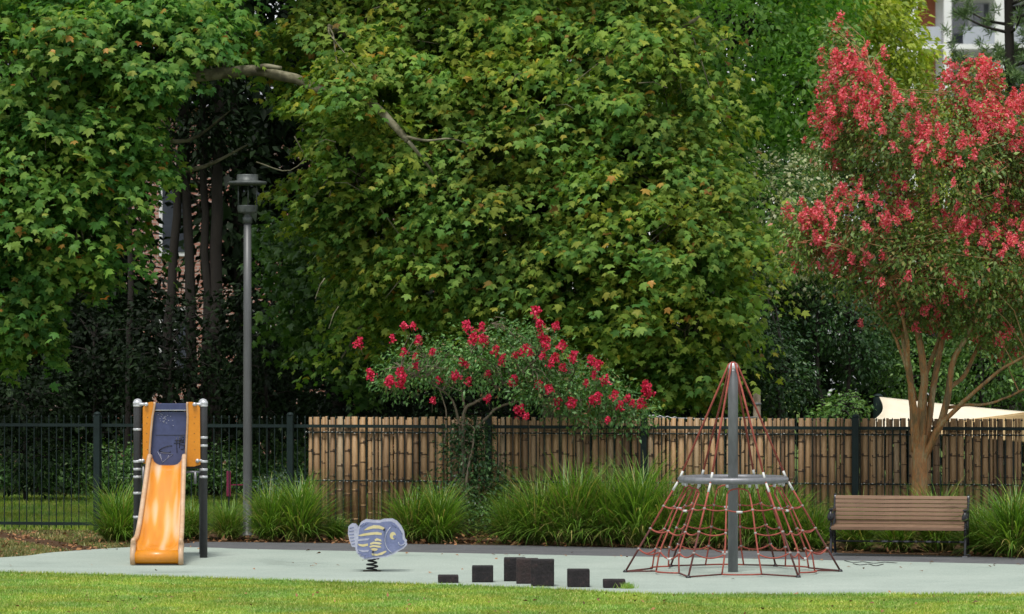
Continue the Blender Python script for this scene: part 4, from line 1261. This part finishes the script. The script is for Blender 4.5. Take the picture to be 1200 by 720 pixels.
# pine at the upper right
random.seed(23)
w = MB(); cps = []
cps += limb(w, [(P(1188, 0, 86).x, 86, 0), P(1186, 300, 86), P(1184, 100, 86), P(1180, -60, 86)], .2, .08, 8)
npos = []; ndir = []
for t in range(74):
    z = random.uniform(4.2, 11.6); sgn = random.uniform(0, 2 * PI); L = random.uniform(.8, 1.75)
    a = Vector((P(1185, 0, 86).x, 86, z)); e = a + Vector((math.cos(sgn) * L, math.sin(sgn) * L, .35 * L))
    cps += limb(w, [a, a.lerp(e, .5) - Vector((0, 0, .08)), e], .045, .012, 5, sub=3)
    for q in range(9):
        c_ = a.lerp(e, random.uniform(.35, 1.05)) + Vector([random.gauss(0, .2) for _ in range(3)])
        for s_ in range(44):
            npos.append(c_ + Vector([random.gauss(0, .03) for _ in range(3)])); ndir.append((random.gauss(0, 1) + math.cos(sgn) * .6, random.gauss(0, 1) + math.sin(sgn) * .6, random.gauss(.5, .8)))
npos = np.array([tuple(p) for p in npos]); ndir = np.array(ndir)
pb = Vector((P(1188, 0, 86).x, 86, 0))
r = empty('pine_tree', pb, 'tall pine with soft needle tufts before the white apartments', 'tree')
w.build('trunk', M['darkbark'], r).location = -pb
o = link('crown', leaves_mesh('crown', 'needle', npos - np.array(pb), frames(RNG.normal(size=ndir.shape), ndir), np.full(len(npos), .2), M['pine']), r); o['kind'] = 'stuff'

# dark trees behind
random.seed(31)
DK = [(-60, 82, 'far dark evergreen at the extreme left edge'), (40, 79, 'dark evergreen behind the hanging leaves of the left plane tree'), (120, 84, 'dark evergreen left of the brick wall gap'),
      (300, 80, 'dark evergreen right behind the lamp head'), (400, 84, 'dark evergreen between lamp and middle plane tree'), (500, 80, 'dark evergreen behind the small crimson myrtle'),
      (620, 86, 'dark evergreen behind the middle plane trunk'), (740, 80, 'dark evergreen behind the lower right boughs of the middle plane tree'), (840, 84, 'dark evergreen behind the climber tip'),
      (950, 80, 'dark evergreen below the creamy blossom shrub'), (1060, 84, 'dark evergreen behind the red myrtle trunk'), (1170, 80, 'dark evergreen above the far end of the shade sail'), (1290, 84, 'dark evergreen past the far right edge')]
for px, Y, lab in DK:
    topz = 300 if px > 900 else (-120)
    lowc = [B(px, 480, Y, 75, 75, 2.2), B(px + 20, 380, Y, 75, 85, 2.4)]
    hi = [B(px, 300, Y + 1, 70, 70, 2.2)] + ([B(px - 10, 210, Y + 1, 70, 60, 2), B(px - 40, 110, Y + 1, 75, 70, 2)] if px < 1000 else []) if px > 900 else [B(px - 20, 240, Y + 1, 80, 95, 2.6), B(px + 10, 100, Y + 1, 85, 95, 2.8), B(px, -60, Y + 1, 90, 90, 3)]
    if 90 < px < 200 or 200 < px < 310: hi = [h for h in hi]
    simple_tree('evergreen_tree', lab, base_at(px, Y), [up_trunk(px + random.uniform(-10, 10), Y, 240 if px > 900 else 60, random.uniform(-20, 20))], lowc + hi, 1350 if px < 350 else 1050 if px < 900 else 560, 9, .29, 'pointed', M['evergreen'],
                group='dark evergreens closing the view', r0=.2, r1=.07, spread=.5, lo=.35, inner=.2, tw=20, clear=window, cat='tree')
# slim trunks in the gap left of the lamp
for k, (px, bend, rr, lab) in enumerate(((192, 22, .11, 'leaning dark slim trunk crossing the brick wall gap'), (221, -4, .12, 'first upright slim trunk left of the lamp'), (236, 3, .10, 'thin trunk between two thicker ones left of the lamp'),
                                        (252, 5, .15, 'thickest mossy trunk left of the lamp'), (148, 6, .07, 'thin dark trunk at the left side of the brick wall gap'))):
    w = MB(); cps = limb(w, up_trunk(px, 76, 90, bend), rr, rr * .6, 8, wob=.03)
    for q in range(2):
        a = P(px, random.uniform(120, 250), 76); sg = random.choice((-1, 1)) * random.uniform(.25, .6)
        cps += limb(w, [a, a + Vector((sg * .6, -.15, random.uniform(.3, .5))), a + Vector((sg * 1.5, -.3, random.uniform(.5, 1.1)))], .03, .006, 5, sub=3)
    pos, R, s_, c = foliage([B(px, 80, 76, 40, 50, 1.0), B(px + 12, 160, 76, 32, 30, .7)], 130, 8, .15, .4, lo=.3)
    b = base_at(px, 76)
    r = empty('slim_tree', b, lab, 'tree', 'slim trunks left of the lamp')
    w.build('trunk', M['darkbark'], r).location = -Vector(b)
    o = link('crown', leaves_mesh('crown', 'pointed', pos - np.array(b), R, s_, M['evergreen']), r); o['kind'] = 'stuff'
# understory at left: shrubs in the leaf colour darkened to stand for shade
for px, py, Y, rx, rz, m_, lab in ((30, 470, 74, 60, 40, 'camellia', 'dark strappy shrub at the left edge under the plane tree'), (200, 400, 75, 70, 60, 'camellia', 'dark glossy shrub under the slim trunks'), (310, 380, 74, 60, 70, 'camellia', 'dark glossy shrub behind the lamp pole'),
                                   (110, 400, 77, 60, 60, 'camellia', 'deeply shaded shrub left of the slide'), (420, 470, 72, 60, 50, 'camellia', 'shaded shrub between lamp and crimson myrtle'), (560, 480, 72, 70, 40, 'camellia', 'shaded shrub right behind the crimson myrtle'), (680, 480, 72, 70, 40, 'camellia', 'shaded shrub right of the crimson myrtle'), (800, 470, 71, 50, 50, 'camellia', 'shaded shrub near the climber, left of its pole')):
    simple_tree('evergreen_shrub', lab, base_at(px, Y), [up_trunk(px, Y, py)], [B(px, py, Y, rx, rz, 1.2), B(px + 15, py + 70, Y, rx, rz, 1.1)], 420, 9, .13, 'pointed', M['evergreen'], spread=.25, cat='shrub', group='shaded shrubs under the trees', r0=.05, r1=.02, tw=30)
# hedge behind the railing
for k, px in enumerate((-20, 60, 130, 190, 270, 325, 370)):
    lab = ['hedge shrub cut by the left picture edge', 'hedge shrub behind the first bay of railing', 'hedge shrub directly behind the left railing post', 'hedge shrub behind the slide posts', 'hedge shrub behind the foot of the lamp, above the pink post',
           'pale-tipped hedge shrub right of the lamp', 'last hedge shrub at the corner of the bamboo screen'][k]
    simple_tree('hedge_shrub', lab, base_at(px, 74.5), [], [B(px, 545, 74.5, 42, 26, .8), B(px + 20, 560, 74, 30, 22, .7), B(px - 20, 570, 74, 30, 20, .7)], 330, 9, .085, 'pointed', M['hedge'], spread=.2, cat='shrub', group='hedge behind the railing', tw=0, lo=.5)
# glimpses behind the railing: pink post and blue-grey plant
pp = base_at(268, 66)
r = empty('pink_post', pp, 'bright magenta upright marker seen through the railing beside the lamp', 'marker post')
z0 = P(0, 582, 66).z; z1 = P(0, 552, 66).z
MB().tube([(0, 0, 0), (0, 0, z0)], .018, 8).build('stake', M['darkbark'], r)
MB().box((0, 0, (z0 + z1) / 2), (.075, .075, z1 - z0), bev=.02).build('marker_body', M['pink'], r)
MB().box((.30, .02, (z0 + z1) / 2 - .03), (.05, .06, .2), bev=.01).box((.15, .02, (z0 + z1) / 2 - .02), (.3, .02, .02)).build('marker_arm', M['pink'], r)
simple_tree('blue_shrub', 'low blue-grey leaved plant behind the railing at the bamboo corner', base_at(335, 64), [], [B(335, 566, 64, 28, 14, .4), B(312, 572, 64, 18, 12, .3)], 90, 8, .09, 'needle', M['bluegrey'], spread=.15, cat='shrub', tw=0)

# sapling and creeper against the bamboo
sb = base_at(545, 60.6)
simple_tree('climbing_shrub', 'loose dark green climber growing up the bamboo behind the mulch gap', sb, [[sb, P(548, 560, 60.6), P(556, 510, 60.7), P(560, 490, 60.7)], [sb, P(560, 590, 60.8), P(580, 560, 60.9), P(585, 530, 60.9)]],
            [B(545, 535, 60.9, 32, 28, .3), B(575, 575, 60.9, 25, 40, .3), B(535, 590, 60.6, 35, 35, .4), B(570, 610, 60.4, 30, 22, .4), B(550, 505, 60.9, 26, 20, .3)], 560, 8, .07, 'pointed', M['camellia'], bark='twig', spread=.2, r0=.022, r1=.01, lo=.3, cat='shrub', tw=30, twr=.006)


# ------------------------------------------------------------------ crepe myrtles
def panicle(nq, r, l, mat):
    d = unit(RNG.normal(size=(nq, 3))); t = RNG.random(nq)
    pos = d * r * (1.1 - .6 * t)[:, None] * RNG.random((nq, 1)) ** .4; pos[:, 2] = (t - .4) * l
    return leaves_mesh('flower_cluster', 'round', pos, frames(d + RNG.normal(size=(nq, 3)) * .6, RNG.normal(size=(nq, 3))), .035 + .02 * RNG.random(nq), mat)


def add_flowers(root, base, pts, meshes, smin=.8, smax=1.3, limit=300):
    n = 0; rest = []
    for i, p in enumerate(pts):
        sc = random.uniform(smin, smax)
        rot = (random.uniform(-.6, .6), random.uniform(-.6, .6), random.uniform(0, 6.28))
        if n < limit:
            o = bpy.data.objects.new('flower_cluster', meshes[i % len(meshes)]); COL.objects.link(o)
            o.parent = root; o.location = Vector(p) - Vector(base); o.rotation_euler = rot; o.scale = (sc, sc, sc); n += 1
        else: rest.append((p, sc, rot, i))
    if rest:
        vs = []; fs = []; off = 0
        from mathutils import Euler
        for p, sc, rot, i in rest:
            me = meshes[i % len(meshes)]
            co = np.empty(len(me.vertices) * 3); me.vertices.foreach_get('co', co); co = co.reshape(-1, 3)
            R_ = np.array(Euler(rot).to_matrix()) * sc
            vs.append(co @ R_.T + np.array(p) - np.array(base))
            t = np.array([q.vertices[:] for q in me.polygons]); fs.append(t + off); off += len(co)
        o = link('blossom', np_mesh('blossom', np.concatenate(vs), np.concatenate(fs), meshes[0].materials[0]), root); o['kind'] = 'stuff'


random.seed(41)
MYB = P(1077, 0, 59.3); MYB.z = 0
w = MB(); cps = []
Y0 = 59.3
cps += limb(w, [MYB, P(1077, 590, Y0), P(1078, 560, Y0), P(1078, 535, Y0), P(1078, 510, Y0)], .135, .115, 14)
mp = lambda a, dy=0: [P(x_, y_, Y0 + dy * i / max(1, len(a) - 1)) for i, (x_, y_) in enumerate(a)]
for a, dy, r0, r1 in (([(1072, 530), (1070, 490), (1066, 440), (1058, 395), (1048, 340), (1030, 280), (1000, 200)], .3, .06, .02), ([(1079, 535), (1080, 480), (1083, 440), (1076, 390), (1068, 340), (1060, 260), (1040, 150), (1020, 80)], -.5, .075, .018),
                      ([(1076, 540), (1072, 480), (1064, 430), (1062, 390), (1040, 330), (990, 290)], -1.2, .05, .015), ([(1082, 535), (1090, 480), (1098, 430), (1108, 380), (1120, 320), (1125, 220), (1130, 110)], .6, .06, .018),
                      ([(1086, 530), (1104, 490), (1112, 455), (1116, 425), (1132, 395), (1150, 350), (1175, 270), (1190, 160)], -.4, .065, .018), ([(1080, 545), (1098, 505), (1122, 478), (1140, 462), (1170, 436), (1205, 415)], -.9, .05, .02),
                      ([(1110, 478), (1130, 475), (1155, 474), (1180, 466), (1208, 452)], -.5, .028, .015), ([(1083, 500), (1085, 440), (1100, 400), (1105, 350), (1095, 270), (1085, 160)], 1.2, .045, .015),
                      ([(1074, 470), (1058, 420), (1040, 380), (1000, 340), (960, 300)], -.3, .03, .012), ([(1112, 455), (1130, 440), (1150, 400), (1190, 350), (1230, 300)], .9, .04, .015)):
    cps += limb(w, mp(a, dy), r0, r1, 8, wob=.008)
BMY = [B(1002, 105, Y0 - .3, 40, 55, .9), B(982, 55, Y0, 18, 32, .5), B(1035, 160, Y0 - .6, 70, 65, 1.4), B(1135, 105, Y0, 38, 38, .9), B(1110, 190, Y0 - .8, 80, 80, 1.5), B(1180, 190, Y0, 60, 75, 1.3),
       B(975, 165, Y0, 30, 40, .6), B(960, 290, Y0 - .4, 45, 38, .8), B(1010, 260, Y0 - .8, 60, 50, 1.1), B(1070, 300, Y0 - 1.0, 80, 55, 1.4), B(1150, 310, Y0 - .9, 70, 55, 1.3), B(1200, 340, Y0 - .3, 45, 55, 1),
       B(1100, 350, Y0 - .2, 60, 32, 1.1), B(1230, 230, Y0, 50, 100, 1.3), B(1060, 365, Y0 - .2, 50, 26, .9), B(1140, 378, Y0 - .2, 50, 24, .9), B(1190, 395, Y0, 45, 26, .8), B(935, 265, Y0 - .3, 26, 26, .5), B(1000, 330, Y0 - .3, 35, 25, .6)]
pos, R, s_, c = foliage(BMY, 3900, 12, .082, spread=.19, lo=.35, inner=.3, jit=.7)
twigs(w, cps, c, .007, frac=1.0, maxn=700)
my = empty('crepe_myrtle_tree', MYB, 'tall crepe myrtle with coral red blossom behind the bench, bare tan stems', 'tree')
w.build('trunk', M['myrtlebark'], my).location = -MYB
o = link('crown', leaves_mesh('crown', 'pointed', pos - np.array(MYB), R, s_, M['myrtle']), my); o['kind'] = 'stuff'
PAN = [panicle(70, .085, .17, M['petals']) for _ in range(5)]
fc, fn = clusters(BMY, 5200, lo=.75, inner=.75)
fpx = fc[:, 0] / fc[:, 1] * F + 600; fpy = HZ - (fc[:, 2] - EYE) / fc[:, 1] * F
# blossom favours the outer and upper twigs, in drifts
up_w = np.clip((fn[:, 2] + .55) * .9, 0.26, 1) * np.clip((fc[:, 2] - 3.9) / 2.0, .4, 1)
drift = np.clip(.5 + .9 * np.sin(fc[:, 0] * 2.6 + 1) * np.sin(fc[:, 2] * 2.9 + .6) + .5 * np.sin(fc[:, 0] * 5.3) * np.sin(fc[:, 2] * 6.1), .14, 1)
kp = RNG.random(len(fc)) < up_w * drift * 1.0
fc = fc[kp]; fc = fc[np.argsort(fc[:, 1])]
print('myrtle flowers', len(fc))
add_flowers(my, MYB, [tuple(p) for p in fc], PAN, .5, 1.1)

# small crimson myrtle
SB = P(545, 0, 60.9); SB.z = 0
w = MB(); cps = []
mp2 = lambda a, dy=0: [P(x_, y_, 60.9 + dy * i / max(1, len(a) - 1)) for i, (x_, y_) in enumerate(a)]
for a, dy, r0, r1 in (([(545, 625), (543, 560), (543, 510), (545, 480), (560, 470), (590, 450), (630, 420)], -.3, .042, .012), ([(545, 600), (552, 520), (570, 490), (590, 475), (640, 465), (700, 450)], .3, .03, .01),
                      ([(543, 520), (530, 470), (505, 450), (470, 430)], -.5, .022, .008), ([(545, 480), (540, 440), (560, 400), (575, 380)], .5, .02, .008), ([(640, 465), (690, 470), (730, 480)], 0, .014, .006), ([(521, 520), (523, 500), (520, 470), (500, 420)], .4, .016, .007),
                      ([(670, 520), (674, 500), (676, 470), (672, 440)], .2, .012, .006)):
    cps += limb(w, mp2(a, dy), r0, r1, 7, wob=.008)
BS = [B(690, 490, 60.6, 45, 16, .5), B(740, 490, 60.6, 28, 18, .4), B(500, 430, 60.9, 52, 38, .8), B(560, 425, 60.7, 60, 42, .9), B(625, 420, 60.9, 50, 40, .9), B(680, 450, 60.9, 50, 33, .8), B(730, 475, 60.9, 35, 25, .6), B(640, 460, 60.6, 50, 22, .7), B(460, 445, 60.9, 25, 22, .4), B(600, 395, 61, 35, 20, .5)]
pos, R, s_, c = foliage(BS, 1250, 11, .066, spread=.19, lo=.25, inner=.2, jit=.8)
twigs(w, cps, c, .006, frac=1.0, maxn=320)
sm = empty('crepe_myrtle_tree', SB, 'small spreading crepe myrtle with scattered crimson flowers over the bamboo screen', 'tree')
w.build('trunk', M['twig'], sm).location = -SB
o = link('crown', leaves_mesh('crown', 'pointed', pos - np.array(SB), R, s_, M['myrtle2']), sm); o['kind'] = 'stuff'
PC = [panicle(80, .085, .15, M['petals2']) for _ in range(4)]
fl_ = [(685, 350), (700, 390), (755, 390), (465, 397), (510, 400), (290, 395), (260, 395), (222, 437), (305, 443), (112, 450), (515, 437), (718, 445), (657, 470), (555, 475), (295, 525), (445, 512), (462, 520), (152, 552), (250, 550), (205, 580), (218, 575), (372, 570), (418, 560), (430, 556),
       (467, 575), (530, 630), (353, 638), (640, 665), (655, 688), (630, 672), (775, 532), (735, 517), (695, 588), (850, 580), (912, 573), (875, 555), (885, 630), (870, 638), (805, 645), (795, 652), (755, 645), (985, 630), (1045, 600), (1052, 612), (920, 700), (870, 510), (888, 522), (808, 495),
       (612, 575), (575, 510), (730, 600), (1050, 585), (580, 500), (490, 435), (530, 550), (710, 435), (720, 460), (668, 482), (690, 345), (750, 398), (960, 655), (1000, 645), (1030, 650), (350, 480), (295, 495), (710, 490), (750, 500), (940, 620), (480, 440), (520, 445), (620, 490), (640, 480), (250, 580), (260, 480), (770, 460)]
pts = []
for k, (a, b) in enumerate(fl_):
    pts.append(tuple(P(380 + a / 2.77, 240 + b / 2.77, 60.9 - .75 + random.uniform(-.15, .25))))
add_flowers(sm, SB, pts, PC, .6, 1.1)
w = MB()
for p in pts:                    # short stalk back into the crown for each cluster
    a = Vector(p) - SB; b = a + Vector((random.uniform(-.08, .08), .45, -.18)); w.tube([a, b], [.004, .006], 4, caps=False)
w.build('flower_stalks', M['twig'], sm)['kind'] = 'stuff'

# ------------------------------------------------------------------ shade sails, posts, chain
def sail(name, label, pts, mat, Ys, nrow=8):
    """four-cornered stretched cloth with hollow edges"""
    a, b, c_, d = [P(x_, y_, Y) for (x_, y_), Y in zip(pts, Ys)]
    vs = []; N = 14
    cen = (a + b + c_ + d) / 4
    for i in range(N + 1):
        for j in range(N + 1):
            u, v = i / N, j / N
            p = a.lerp(b, u).lerp(d.lerp(c_, u), v)
            k = 1 - .10 * (4 * u * (1 - u) * abs(2 * v - 1) ** 2 + 4 * v * (1 - v) * abs(2 * u - 1) ** 2)
            q = cen + (p - cen) * k
            vs.append(q)
    fs = [(i * (N + 1) + j, i * (N + 1) + j + 1, (i + 1) * (N + 1) + j + 1, (i + 1) * (N + 1) + j) for i in range(N) for j in range(N)]
    mb = MB(); mb.add(vs, fs, 0, True)
    r = empty(name, vs[0], label, 'shade sail')
    o = mb.build('cloth', mat, r); o.location = -vs[0]
    m_ = o.modifiers.new('thickness', 'SOLIDIFY'); m_.thickness = .01
    MB().tube([vs[i * (N + 1)] - vs[0] for i in range(N + 1)], .012, 6).build('edge_hem', mat, r)
    MB().tube([vs[j] - vs[0] for j in range(N + 1)], .012, 6).build('edge_hem', mat, r)
    return r


sail('shade_sail', 'cream shade sail showing over the fence beside its dark post', [(1031, 466), (1290, 490), (1300, 520), (1006, 502)], M['sail'], [66.5, 70, 66, 63.2])
sail('shade_sail', 'shade sail with its shaded underside coloured tan, rising towards the picture edge behind the tree stems', [(1090, 497), (1290, 470), (1300, 530), (1090, 510)], M['sail_underside'], [63.8, 63.0, 63.5, 63.2])
r = empty('sail_post', base_at(1029, 66.8), 'dark green steel post carrying the cream shade sail', 'post')
MB().lathe((0, 0, 0), [(.085, 0), (.085, P(0, 466, 66.8).z), (.08, P(0, 465, 66.8).z + .01)], 14).build('pole', M['iron'], r)
MB().lathe((0, 0, P(0, 465, 66.8).z), [(.088, 0), (.088, .02), (.03, .05)], 14).build('post_cap', M['iron'], r)
r = empty('timber_post', base_at(887, 64), 'bleached round timber post standing just behind the fence near the climber', 'post')
MB().lathe((0, 0, 0), [(.07, 0), (.067, 1), (.062, P(0, 459, 64).z - .02), (.05, P(0, 459, 64).z)], 12).build('pole', M['timberpost'], r)
MB().lathe((0, 0, P(0, 475, 64).z), [(.072, 0), (.074, .02), (.072, .04)], 12).build('strap', M['galv'], r)
r = empty('chain', P(757, 488, 62.6), 'galvanised chain stretched above the bamboo fence left of the climber', 'chain')
o0 = P(757, 488, 62.6)
for k in range(9):
    p = P(757 + k * 4.2, 487.3 + k * .35, 62.6) - o0
    R_ = Matrix.Rotation(PI / 2 if k % 2 else .35, 3, 'X')
    MB().tube([p + R_ @ Vector((.036 * math.cos(t), 0, .017 * math.sin(t))) for t in np.linspace(0, 2 * PI, 12, endpoint=False)], .0065, 6, closed=True).build('chain_link', M['silver'], r)
MB().tube([P(794, 490.2, 62.6) - o0, P(830, 491.5, 62.6) - o0, P(887, 489, 63.9) - o0], .011, 6).build('cable', M['silver'], r)

# ------------------------------------------------------------------ buildings
# white apartments, upper right
AY = 200.0
ax = lambda px: P(px, 0, AY).x
az = lambda py: P(0, py, AY).z
ab = empty('apartment_building', (ax(1190), AY, 0), 'white apartment building with balconies at the upper right behind the trees', 'building')
ox = ax(1190)
MB().box((0, 6.2, 14), (ax(1420) - ax(960), 8, 28)).build('wall', M['render'], ab)
FH = 3.0
zf0 = az(52)     # floor of the storey whose balcony shows
for st in range(-6, 3):
    z = zf0 + st * FH
    if z < .2: continue
    MB().box((0, .9, z - .14), (ax(1420) - ax(960), 2.3, .26)).build('balcony_slab', M['render'], ab)
    for k, (p0, p1, mt) in enumerate(((1072, 1102, 'balglass'), (1128, 1166, 'balglass'), (1185, 1240, 'balglass'))):
        if (st + k) % 2 == 0 or st == 0:
            MB().box(((ax(p0) + ax(p1)) / 2 - ox, -.22, z + .45), (ax(p1) - ax(p0), .03, .9)).build('balustrade', M[mt], ab)
    MB().box((ax(1086) - ox + .1, 2.1, z + 1.35), (ax(1102) - ax(1076), .08, 2.6)).build('cladding_panel', M['rust'], ab)
    for p0, p1 in ((1120, 1141), (1144, 1166), (1040, 1068), (1190, 1215)):
        wd = ax(p1) - ax(p0)
        f = MB().box(((ax(p0) + ax(p1)) / 2 - ox, 2.16, z + 1.25), (wd, .1, 2.2)).build('window', M['greyrender'], ab)
        MB().box(((ax(p0) + ax(p1)) / 2 - ox, 2.1, z + 1.25), (wd - .14, .03, 2.05)).build('pane', M['winglass'], f)
for px in (1070, 1110, 1174, 1245):
    MB().box((ax(px) - ox, -.1, 14), (.4 if px != 1174 else .8, .35, 28)).build('pillar', M['render'], ab)

# brick house, upper left
HY = 97.0
hx = lambda px: P(px, 0, HY).x
hz_ = lambda py: P(0, py, HY).z
hb = empty('brick_house', (hx(200), HY, 0), 'pink brick house with white window frames glimpsed between the slim trunks', 'building')
MB().box((0, 3, 4.5), (hx(560) - hx(-160), 6, 9)).build('wall', M['brick'], hb)
mb = MB(); W2 = (hx(560) - hx(-160)) / 2 + .4
mb.add([(-W2, -.5, 9.003), (W2, -.5, 9.003), (W2, 3, 11.5), (-W2, 3, 11.5), (-W2, 6.5, 9.003), (W2, 6.5, 9.003)], [(0, 1, 2, 3), (3, 2, 5, 4), (0, 3, 4), (1, 5, 2), (0, 4, 5, 1)])
mb.build('roof', M['greyrender'], hb)
for zc in (3.0, 6.2):
    for px in (-60, 60, 205, 300, 425, 520):
        f = MB().box((hx(px) - hx(200), -.02, zc), (.8, .1, 1.9)).build('window', M['render'], hb)
        MB().box((hx(px) - hx(200), -.075, zc), (.62, .02, 1.7)).build('pane', M['winglass'], f)
        MB().box((hx(px) - hx(200), -.095, zc), (.06, .02, 1.7)).build('sash', M['render'], f)
print('objects', len(bpy.data.objects))
